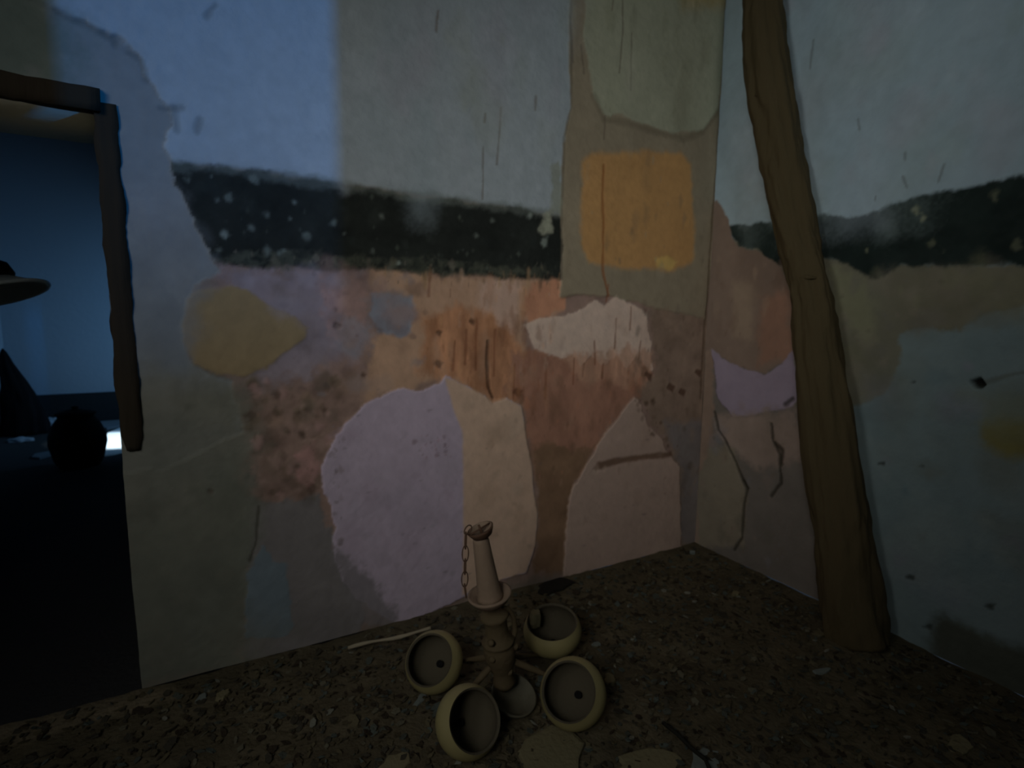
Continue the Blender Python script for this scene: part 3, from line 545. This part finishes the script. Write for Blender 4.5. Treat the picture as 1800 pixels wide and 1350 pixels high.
def frame(o, z):
    z = z.normalized(); x = Vector((1, 0, 0)); x = (x-z*x.dot(z)).normalized(); y = z.cross(x)
    return Matrix(((x.x, y.x, z.x, o.x), (x.y, y.y, z.y, o.y), (x.z, y.z, z.z, o.z), (0, 0, 0, 1)))
S = depth(A1)/F_PX     # metres per pixel there
LB = (A1-A0).length; MBODY = frame(A0, (A1-A0))
prof = [(0.0, -0.03), (12*S, -0.028), (20*S, -0.010), (21*S, 0.0), (17*S, LB*0.08), (20*S, LB*0.18), (26*S, LB*0.31), (29*S, LB*0.42), (28*S, LB*0.52), (26*S, LB*0.555), (30*S, LB*0.575), (29*S, LB*0.60), (23*S, LB*0.63), (20.5*S, LB*0.72), (20*S, LB*0.82), (22*S, LB*0.90), (26*S, LB*0.94), (24*S, LB*0.97), (14*S, LB*1.0), (0, LB*1.001)]
MB().lathe(prof, MBODY, 36).build('body', TURNED, ch)
# collar (flared dish with a hollow)
MC = frame(A2-axis*0.03, axis)
MB().lathe([(0.0, 0.0), (18*S, 0.0), (30*S, 0.012), (38*S, 0.032), (39*S, 0.038), (35*S, 0.040), (26*S, 0.026), (18*S, 0.020), (0, 0.018)], MC, 40).build('collar', PINK, ch)
# tapered stem
LS = (A3-A2).length
MS = frame(A2-axis*0.012, axis)
MB().lathe([(0, 0), (25*S, 0.0), (22*S, LS*0.08), (20*S, LS*0.2), (17.5*S, LS*0.45), (15.5*S, LS*0.7), (14*S, LS*0.9), (12*S, LS*0.98), (0, LS*0.99)], MS, 32).build('stem', PINK, ch)
# ceiling cup seen as an iron ring with a cross bar
cup_ax = (axis - _R*0.22).normalized()
MU = frame(A3-cup_ax*0.012, cup_ax)
MB().lathe([(0, -0.016), (9*S, -0.015), (17*S, -0.006), (22*S, 0.010), (23.5*S, 0.018), (21.5*S, 0.019), (16*S, 0.004), (8*S, -0.004), (0, -0.005)], MU, 40).build('canopy', IRON, ch)
cl = MB().lathe([(21*S, 0.0192), (16*S, 0.0052), (8*S, -0.003), (0, -0.004)], MU, 40)
cl.f = [f for f in cl.f if len(f) < 20]
cl.build('canopy_lining', PINK, ch)
MB().tube([MU @ Vector((-20*S, 0, 0.017)), MU @ Vector((20*S, 0, 0.017))], 0.0028, 8).build('cross_bar', IRON, ch)
MB().tube([MU @ Vector((0, 0, -0.004)), MU @ Vector((0, 0, 0.03))], 0.004, 8).build('hook', IRON, ch)
# chain
chain = bpy.data.objects.new('chain', None); COL.objects.link(chain); chain.parent = ch; chain.matrix_parent_inverse = Matrix.Translation(-ch.location)
cp = [ony(x, y, PY-0.004) for x, y in ((826, 925), (819, 938), (818, 962), (818, 985), (817, 1007), (817, 1029), (819, 1048))]
chain.location = cp[0]
bpy.context.view_layer.update()
for i in range(len(cp)-1):
    m_ = (cp[i]+cp[i+1])/2; a_ = cp[i+1]-cp[i]
    tw = Vector((1, 0, 0)) if i % 2 == 0 else Vector((0.25, 1, 0))
    L_ = MB().torus(m_, a_, 0.0105, a_.length*0.62, 0.0021, n=24, k=8, twist=tw)
    o = L_.build('chain_link', IRON, None); o.parent = chain; o.matrix_parent_inverse = chain.matrix_world.inverted()
# bottom dish
md = onz(902, 1224, 0.045)
dish_ax = (Vector((0, 0, 1)) + _R*0.30 - Vector((_F.x, _F.y, 0))*0.35).normalized()
MD = frame(md, dish_ax); r = 42*S
MB().lathe([(0, -0.036), (r*0.5, -0.032), (r*0.85, -0.015), (r, 0.006), (r*1.0, 0.012), (r*0.93, 0.012), (r*0.8, -0.006), (r*0.45, -0.020), (0, -0.022)], MD, 44).build('bottom_dish', mat('grey_brown_dish', alb((54, 52, 42), 3.6), rough=0.6), ch)

# shades: (centre px, radius px, axis b (right), c (up), a (toward viewer))
def shade_profile(R, mouth):
    zc = 0.0; zm = math.sqrt(max(R*R-mouth*mouth, 0))*OB; out = []
    for i in range(15):
        th = -math.pi/2 + i/14*(math.pi/2+math.asin(min(1, zm/(OB*R))))
        out.append((max(R*math.cos(th), 0.0), OB*R*math.sin(th)))
    lip = [(mouth-0.002, zm+0.004), (mouth-0.008, zm+0.001)]
    R2 = R-0.010; inn = []
    for i in range(14):
        th = math.asin(min(1, zm/(OB*R))) - i/13*(math.pi/2+math.asin(min(1, zm/(OB*R))))
        inn.append((max(R2*math.cos(th), 0.0), OB*R2*math.sin(th)))
    return out, lip, inn, zm
# (px, py) of the shade's centre, radius in px, then how far its mouth points right, up, toward the viewer; mouth fraction
shades = [((763, 1163), 52, -0.42, 0.16, 1.0, 0.84),
          ((823, 1268), 60, 0.60, 0.10, 1.0, 0.86),
          ((1007, 1218), 59, -0.34, 0.12, 1.0, 0.84),
          ((971, 1108), 51, -0.05, 1.0, 0.50, 0.88)]
OB = 0.76
HUB = A0 + (A1-A0)*0.35
for i, ((px, py), rp, b_, c_, a_, mf) in enumerate(shades):
    z = 0.105
    for _ in range(3):
        c = onz(px, py, z); R = rp*depth(c)/F_PX; z = R*0.98
    vd = (c-CAM).normalized()
    ax_ = (-vd*a_ + _R*b_ + _U*c_).normalized()
    out, lip, inn, zm = shade_profile(R, R*mf)
    M_ = frame(c, ax_)
    sh = MB().lathe(out+lip[:1], M_, 48).build('lamp_shade', CREAM, ch)
    # lathe caps the mouth: build without it
    me = sh.data; bm = bmesh.new(); bm.from_mesh(me)
    big_ = [f for f in bm.faces if len(f.verts) > 20 and (Vector(f.calc_center_median())-c).dot(ax_) > 0]
    bmesh.ops.delete(bm, geom=big_, context='FACES_ONLY'); bm.to_mesh(me); bm.free()
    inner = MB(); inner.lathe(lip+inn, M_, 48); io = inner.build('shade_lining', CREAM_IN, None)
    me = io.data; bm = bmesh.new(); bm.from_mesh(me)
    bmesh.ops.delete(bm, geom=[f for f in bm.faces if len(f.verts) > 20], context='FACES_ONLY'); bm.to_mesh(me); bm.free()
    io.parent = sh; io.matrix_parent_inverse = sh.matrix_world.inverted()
    so = MB().lathe([(0.0, -OB*R+0.012), (0.011, -OB*R+0.012), (0.012, -OB*R+0.028), (0.009, -OB*R+0.028), (0.008, -OB*R+0.020), (0, -OB*R+0.020)], M_, 20).build('socket', BLACK, None)
    so.parent = sh; so.matrix_parent_inverse = sh.matrix_world.inverted()
    bk = c - ax_*(OB*R)
    # arm from the body to the back of the shade
    mid = (HUB+bk)/2 + Vector((0, 0, 0.03 if i < 3 else 0.0))
    P0 = HUB; path = []
    for k in range(13):
        t = k/12; q = (P0*(1-t)**2 + (bk-ax_*0.09+Vector((0, 0, 0.03)))*2*t*(1-t) + (bk+ax_*0.004)*t*t); path.append(q)
    for q in path: q.z = max(q.z, 0.03)
    MB().tube(path, [0.008+0.003*math.sin(k*0.9) for k in range(13)], 12).build('arm', TURNED, ch)
# broken curled arm end standing beside the neck of the body
q = [onax(x, y) for x, y in ((884, 1150), (896, 1130), (903, 1105), (900, 1082), (890, 1066), (880, 1064))]
MB().tube([v+Vector((0, -0.01, 0)) for v in q], [0.008, 0.009, 0.009, 0.008, 0.007, 0.006], 10).build('curled_arm', TURNED, ch)
# knobs round the body
for (x, y) in ((856, 1122), (888, 1172), (858, 1150), (898, 1128)):
    k = onax(x, y)+Vector((0, -0.03, 0)); B = MB(); B.lathe([(0, -0.012), (0.009, -0.008), (0.012, 0), (0.009, 0.008), (0, 0.012)], frame(k, Vector((0.2, -1, 0.2))), 16).build('knob', TURNED, ch)

# ------------------------------------------------------------------ debris
def chunk_mesh(name, outline, h, tilt=0.0, seed=0, amp=0.15):
    """irregular broken slab: outline is a list of (x, y) around the origin"""
    n = len(outline); v = []; f = []
    for k, (zz, sc) in enumerate(((0, 0.96), (h*0.35, 1.02), (h*0.8, 1.0), (h, 0.92))):
        for j, (x, y) in enumerate(outline):
            d = amp*h*mnoise.noise(Vector((x*20+seed, y*20, k*2.1)))
            v.append((x*sc+d, y*sc+d*0.6, zz + (d if k > 0 else 0) + tilt*x))
    for k in range(3):
        for j in range(n): f.append((k*n+j, k*n+(j+1) % n, (k+1)*n+(j+1) % n, (k+1)*n+j))
    f.append(tuple(reversed(range(n))))
    c = len(v); v.append((0, 0, h*1.02)); f += [(3*n+j, 3*n+(j+1) % n, c) for j in range(n)]
    return v, f
def blob_outline(rx, ry, n=14, jag=0.25, rot=0.0, seed=0):
    rr = random.Random(seed); o = []
    for j in range(n):
        t = 2*math.pi*j/n; s = 1+jag*(rr.random()-0.5)*2; x = rx*s*math.cos(t); y = ry*s*math.sin(t)
        o.append((x*math.cos(rot)-y*math.sin(rot), x*math.sin(rot)+y*math.cos(rot)))
    return o
PALE = mat('pale_plaster_rubble', alb((62, 58, 42), 4.6), noise_scale=25, noise_amt=0.3, bump=0.5)
GREY = mat('grey_plaster_rubble', alb((58, 62, 58), 4.8), noise_scale=25, noise_amt=0.3, bump=0.5)
DARKL = mat('dark_lump', alb((22, 20, 16), 3.0), noise_scale=25, noise_amt=0.3, bump=0.5)
def slab(px, py, rx, ry, h, m, name, label, cat, rot=0.0, seed=0, jag=0.25, z=0.0, group=None):
    c = onz(px, py, z+0.01); v, f = chunk_mesh(name, blob_outline(rx, ry, rot=rot, seed=seed, jag=jag), h, seed=seed)
    me = mesh(name, v, f); bm = bmesh.new(); bm.from_mesh(me); bmesh.ops.recalc_face_normals(bm, faces=bm.faces); bm.to_mesh(me); bm.free()
    o = link(name, me, m, smooth=False); o.location = (c.x, c.y, float(floor_h(np.array([c.x]), np.array([c.y]))[0])+z-0.004)
    tag(o, label, cat, group); return o
slab(965, 1325, 0.13, 0.085, 0.016, PALE, 'plaster_slab', 'pale flat broken plaster slab on the floor between the two nearest lamp shades', 'rubble', rot=0.6, seed=3)
slab(1140, 1340, 0.10, 0.05, 0.014, PALE, 'plaster_slab', 'pale plaster slab lying at the bottom edge right of the chandelier', 'rubble', rot=-0.3, seed=5)
slab(1240, 1330, 0.06, 0.04, 0.012, GREY, 'plaster_slab', 'greyish plaster slab near the bottom edge, farthest right of the slabs', 'rubble', rot=0.4, seed=8)
slab(690, 1342, 0.06, 0.035, 0.012, PALE, 'plaster_slab', 'yellowish plaster slab at the bottom edge left of the nearest lamp shade', 'rubble', rot=0.4, seed=9)
slab(975, 1030, 0.10, 0.05, 0.02, DARKL, 'dark_lump', 'dark flat lump lying at the foot of the wall behind the chandelier', 'debris', rot=0.1, seed=11)
slab(1217, 971, 0.018, 0.014, 0.02, GREY, 'pebble', 'small pale pebble lying right in the corner of the room', 'stone', seed=12)
slab(1293, 1043, 0.02, 0.016, 0.02, PALE, 'pebble', 'small yellowish pebble on the floor between the corner and the log', 'stone', seed=13)
slab(354, 1223, 0.022, 0.012, 0.012, GREY, 'plaster_chip', 'pale plaster chip on the floor nearest the doorway corner', 'rubble', rot=0.8, seed=14)
slab(392, 1220, 0.022, 0.018, 0.018, PALE, 'plaster_chip', 'yellow brown lump on the floor just right of the pale chip by the doorway', 'rubble', rot=0.8, seed=15)
slab(1048, 1133, 0.020, 0.014, 0.014, GREY, 'plaster_chip', 'pale chip on the floor right of the upturned rear lamp shade', 'rubble', rot=0.2, seed=16)
slab(1072, 1197, 0.03, 0.018, 0.02, PALE, 'plaster_chip', 'yellowish chip touching the right side of the right lamp shade', 'rubble', rot=0.9, seed=17)
slab(940, 1095, 0.028, 0.020, 0.05, PALE, 'plaster_lump', 'yellowish rubble lump lying inside the upturned rear lamp shade', 'rubble', rot=0.9, seed=18, z=0.115)
slab(1445, 1178, 0.04, 0.012, 0.010, GREY, 'wood_splinter', 'greyish flat splinter on the floor in front of the log foot', 'debris', rot=-0.2, seed=19)
slab(740, 1225, 0.05, 0.012, 0.008, GREY, 'wood_splinter', 'grey splinter on the floor left of the nearest lamp shade', 'debris', rot=0.7, seed=20)
slab(1690, 1305, 0.05, 0.03, 0.012, PALE, 'plaster_chip', 'dim plaster chip on the floor in the lower right of the photo', 'rubble', rot=0.2, seed=21)
# stick
a = onz(612, 1139, 0.02); bq = onz(742, 1109, 0.05)
st = MB().tube([a.lerp(bq, t) + Vector((0, 0, 0.004*math.sin(t*7))) for t in np.linspace(0, 1.12, 14)], [0.0065+0.0015*math.sin(i) for i in range(14)], 8).build('stick', mat('pale_stick_wood', alb((86, 80, 66), 4.2)), None)
tag(st, 'thin pale stick on the floor running behind the left lamp shade', 'stick')
# cable near the bottom right
cb = [onz(x, y, 0.015) for x, y in ((1165, 1270), (1190, 1290), (1215, 1315), (1240, 1335), (1250, 1360))]
cb = MB().tube(cb, 0.006, 8).build('cord', mat('dark_cord', alb((20, 20, 16), 3)), None); tag(cb, 'dark cord on the floor at the bottom edge right of the chandelier', 'cord')

# scattered litter: leaves, splinters and plaster crumbs nobody could count
lv = []; lf = []; lc = []
pal = [alb(c, 4.6) for c in ((42, 38, 28), (48, 44, 32), (34, 32, 26), (52, 50, 40), (42, 46, 42), (38, 40, 35), (28, 24, 18), (64, 64, 56))]
wts = [0.25, 0.16, 0.22, 0.07, 0.06, 0.1, 0.13, 0.01]
NCH = 9000
xs = RNG.uniform(-3.0, -0.03, NCH); ys = -0.03 - RNG.random(NCH)**0.9*1.75; hs = floor_h(xs, ys)
for i in range(NCH):
    x, y = xs[i], ys[i]
    dd = ((x-base.x)**2+(y-base.y)**2)**0.5
    s = random.uniform(0.005, 0.017)*(1.6 if random.random() < 0.08 else 1)
    n_ = random.choice((4, 5, 6)); rot = random.uniform(0, 6.28); asp = random.uniform(0.25, 0.9); th = random.uniform(0.001, 0.005)
    z0 = hs[i]+random.uniform(0, 0.006); tx, ty = random.uniform(-0.35, 0.35), random.uniform(-0.35, 0.35)
    c = pal[random.choices(range(8), wts)[0]]; i0 = len(lv)
    for top in (0, 1):
        for j in range(n_):
            t = rot+2*math.pi*j/n_; u = s*math.cos(2*math.pi*j/n_)*random.uniform(0.8, 1.2); w = s*asp*math.sin(2*math.pi*j/n_)
            X = u*math.cos(rot)-w*math.sin(rot); Y = u*math.sin(rot)+w*math.cos(rot)
            lv.append((min(x+X, -0.012), min(y+Y, -0.012), max(z0+tx*X+ty*Y+top*th, hs[i]-0.004))); lc.append(c)
    lf.append(tuple(i0+j for j in reversed(range(n_)))); lf.append(tuple(i0+n_+j for j in range(n_)))
    for j in range(n_): lf.append((i0+j, i0+(j+1) % n_, i0+n_+(j+1) % n_, i0+n_+j))
me = mesh('floor_litter', lv, lf); at = me.color_attributes.new('paint', 'FLOAT_COLOR', 'POINT')
c4 = np.ones((len(lv), 4), np.float32); c4[:, :3] = np.array(lc); at.data.foreach_set('color', c4.ravel())
lo = link('floor_litter', me, DIRT, smooth=False)
tag(lo, 'dry leaves, splinters and plaster crumbs strewn over the whole floor', 'litter', kind='stuff')

# ------------------------------------------------------------------ next room, seen through the doorway
NX0, NX1, NY1 = ony(9, 640, 5.6).x, -1.4, 5.6
NAVY = mat('blue_grey_wall', (0.30, 0.36, 0.42), noise_scale=2, noise_amt=0.12, bump_scale=20)
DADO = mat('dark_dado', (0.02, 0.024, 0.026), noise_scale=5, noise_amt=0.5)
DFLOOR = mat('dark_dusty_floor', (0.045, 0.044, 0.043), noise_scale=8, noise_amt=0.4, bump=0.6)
dz = ony(120, 692, NY1).z
MB().box((NX0-0.2, NY1, 0), (NX1+0.2, NY1+0.2, H_CEIL)).build('wall_far', NAVY, kind='structure', smooth=False)
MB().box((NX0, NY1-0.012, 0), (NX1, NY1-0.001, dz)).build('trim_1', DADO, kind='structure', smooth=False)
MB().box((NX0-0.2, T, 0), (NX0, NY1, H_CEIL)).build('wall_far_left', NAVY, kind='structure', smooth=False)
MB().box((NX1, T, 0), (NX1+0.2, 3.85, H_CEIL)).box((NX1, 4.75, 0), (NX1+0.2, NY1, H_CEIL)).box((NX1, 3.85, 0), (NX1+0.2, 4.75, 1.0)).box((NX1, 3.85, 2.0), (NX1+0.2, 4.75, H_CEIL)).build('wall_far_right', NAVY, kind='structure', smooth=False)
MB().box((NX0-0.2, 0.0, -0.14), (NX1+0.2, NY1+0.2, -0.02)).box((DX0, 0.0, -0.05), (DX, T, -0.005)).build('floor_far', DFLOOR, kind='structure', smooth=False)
MB().box((NX0-0.2, T, H_CEIL), (NX1+0.2, NY1+0.2, H_CEIL+0.2)).build('ceiling_far', GREYP, kind='structure', smooth=False)

FZ = -0.02
def far_at(px, py): return onz(px, py, FZ)
# big dark pot
c = far_at(141, 818); rp = 42*depth(c)/F_PX
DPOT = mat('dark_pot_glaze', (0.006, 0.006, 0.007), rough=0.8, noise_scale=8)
pot = thing('lidded_pot', 'big dark lidded pot standing on the floor of the room beyond the doorway', 'pot', (c.x, c.y, FZ))
M_ = Matrix.Translation((c.x, c.y, FZ)); hh = (ony(140, 718, c.y).z-FZ)
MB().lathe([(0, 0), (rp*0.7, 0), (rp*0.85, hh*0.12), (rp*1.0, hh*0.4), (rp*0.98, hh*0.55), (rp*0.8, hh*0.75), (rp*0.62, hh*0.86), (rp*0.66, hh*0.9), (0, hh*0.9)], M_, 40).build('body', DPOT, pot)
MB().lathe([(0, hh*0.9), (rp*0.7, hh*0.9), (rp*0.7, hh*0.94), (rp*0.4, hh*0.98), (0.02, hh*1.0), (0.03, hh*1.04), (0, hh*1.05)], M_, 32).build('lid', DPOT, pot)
# white sheet in the light
WHITE = mat('white_sheet', (0.8, 0.82, 0.83), noise_scale=10, noise_amt=0.15)
def flat(pxs, h, name, m, label, cat, z=FZ):
    P = [onz(x, y, z) for x, y in pxs]; c = sum(P, Vector())/len(P); n_ = len(P)
    v = [(p.x-c.x, p.y-c.y, 0) for p in P]+[((p.x-c.x)*0.98, (p.y-c.y)*0.98, h+0.15*h*math.sin(i*2.1)) for i, p in enumerate(P)]
    f = [tuple(reversed(range(n_))), tuple(range(n_, 2*n_))]+[(i, (i+1) % n_, n_+(i+1) % n_, n_+i) for i in range(n_)]
    me = mesh(name, v, f); bm = bmesh.new(); bm.from_mesh(me); bmesh.ops.recalc_face_normals(bm, faces=bm.faces); bm.to_mesh(me); bm.free()
    o = link(name, me, m, smooth=False); o.location = (c.x, c.y, z); return tag(o, label, cat)
flat([(178, 803), (186, 776), (189, 762), (214, 752), (240, 745), (245, 788), (200, 800)], 0.012, 'white_sheet', WHITE, 'white sheet shining in bluish light on the floor just left of the door jamb', 'sheet')
GP = mat('grey_board', (0.16, 0.18, 0.2), noise_scale=12)
flat([(166, 754), (170, 744), (240, 738), (245, 743), (188, 756)], 0.02, 'grey_board', GP, 'grey board on the floor just behind the bright white sheet', 'board')
flat([(55, 806), (62, 800), (106, 792), (110, 796), (70, 808)], 0.015, 'narrow_board', GP, 'narrow dim board on the far floor in front and left of the dark pot', 'board')
RAG = mat('pale_rag', (0.35, 0.38, 0.42), noise_scale=12)
def lump(px, py, rx, rz, name, m, label, cat, seed):
    c = far_at(px, py); bm = bmesh.new(); bmesh.ops.create_icosphere(bm, subdivisions=4, radius=1)
    for v in bm.verts:
        d = 1+0.35*mnoise.noise(v.co*1.7+Vector((seed, 0, 0)))+0.12*mnoise.noise(v.co*5+Vector((0, seed, 0)))
        v.co = Vector((v.co.x*rx*d, v.co.y*rx*0.6*d, max(v.co.z, -0.3)*rz*d+rz*0.3))
    me = bpy.data.meshes.new(name); bm.to_mesh(me); bm.free(); o = link(name, me, m); o.location = (c.x, c.y, FZ); return tag(o, label, cat)
lump(36, 776, 0.10, 0.03, 'rag', RAG, 'pale bluish rag on the far floor at the foot of the dark heap', 'rag', 1)
lump(93, 752, 0.075, 0.085, 'stone', RAG, 'grey stone on the far floor between the dark heap and the dark pot', 'stone', 5)
lump(197, 739, 0.10, 0.05, 'crumpled_paper', GP, 'dim crumpled scrap at the foot of the far wall behind the grey board', 'scrap', 8)
# dark heap
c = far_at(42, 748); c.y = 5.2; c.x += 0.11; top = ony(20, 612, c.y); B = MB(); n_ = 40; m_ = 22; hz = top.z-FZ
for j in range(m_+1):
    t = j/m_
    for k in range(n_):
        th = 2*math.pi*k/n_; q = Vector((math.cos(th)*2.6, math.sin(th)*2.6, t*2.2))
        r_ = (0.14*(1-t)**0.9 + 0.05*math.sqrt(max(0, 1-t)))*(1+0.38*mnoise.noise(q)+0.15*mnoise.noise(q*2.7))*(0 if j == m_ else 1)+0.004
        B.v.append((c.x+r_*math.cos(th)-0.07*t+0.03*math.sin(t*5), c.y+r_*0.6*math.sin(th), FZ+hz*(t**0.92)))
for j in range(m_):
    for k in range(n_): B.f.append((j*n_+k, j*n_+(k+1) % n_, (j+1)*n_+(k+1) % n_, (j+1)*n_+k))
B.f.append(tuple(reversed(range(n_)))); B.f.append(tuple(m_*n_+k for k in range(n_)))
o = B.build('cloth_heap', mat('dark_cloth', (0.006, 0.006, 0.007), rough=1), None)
tag(o, 'tall dark crumpled cloth heap against the far wall at the left edge of the photo', 'heap')
# pendant lamp
pc = ony(-3, 516, 0.98); LM = mat('dark_enamel', (0.01, 0.01, 0.012), rough=0.6); LG = mat('pale_enamel', (0.75, 0.82, 0.8), rough=0.4)
lamp = thing('pendant_lamp', 'wide pale brimmed pendant lamp with a dark cap at the left edge beyond the doorway', 'lamp', pc)
la = (Vector((0, 0, 1)) - _R*0.36).normalized(); M_ = frame(pc, la); r_ = 72*depth(pc)/F_PX
MB().lathe([(r_*0.38, r_*0.36), (r_*0.7, r_*0.17), (r_, 0), (r_*1.01, -0.006), (r_*0.98, -0.006), (r_*0.68, r_*0.13), (r_*0.3, r_*0.33)], M_, 48).build('lamp_shade', LG, lamp)
MB().lathe([(r_*0.42, r_*0.28), (r_*0.48, r_*0.42), (r_*0.42, r_*0.68), (r_*0.2, r_*0.84), (0.012, r_*0.9), (0, r_*0.92)], M_, 36).build('cap', LM, lamp)
MB().tube([M_ @ Vector((r_*math.cos(a), r_*math.sin(a), -0.002)) for a in np.linspace(0, 2*math.pi, 49)], 0.009, 8, cap=False).build('rim', LG, lamp)
tp = M_ @ Vector((0, 0, r_*0.9))
MB().tube([tp, tp+Vector((0.0, 0, 0.3)), Vector((tp.x, tp.y, H_CEIL))], 0.005, 8).build('cord', LM, lamp)
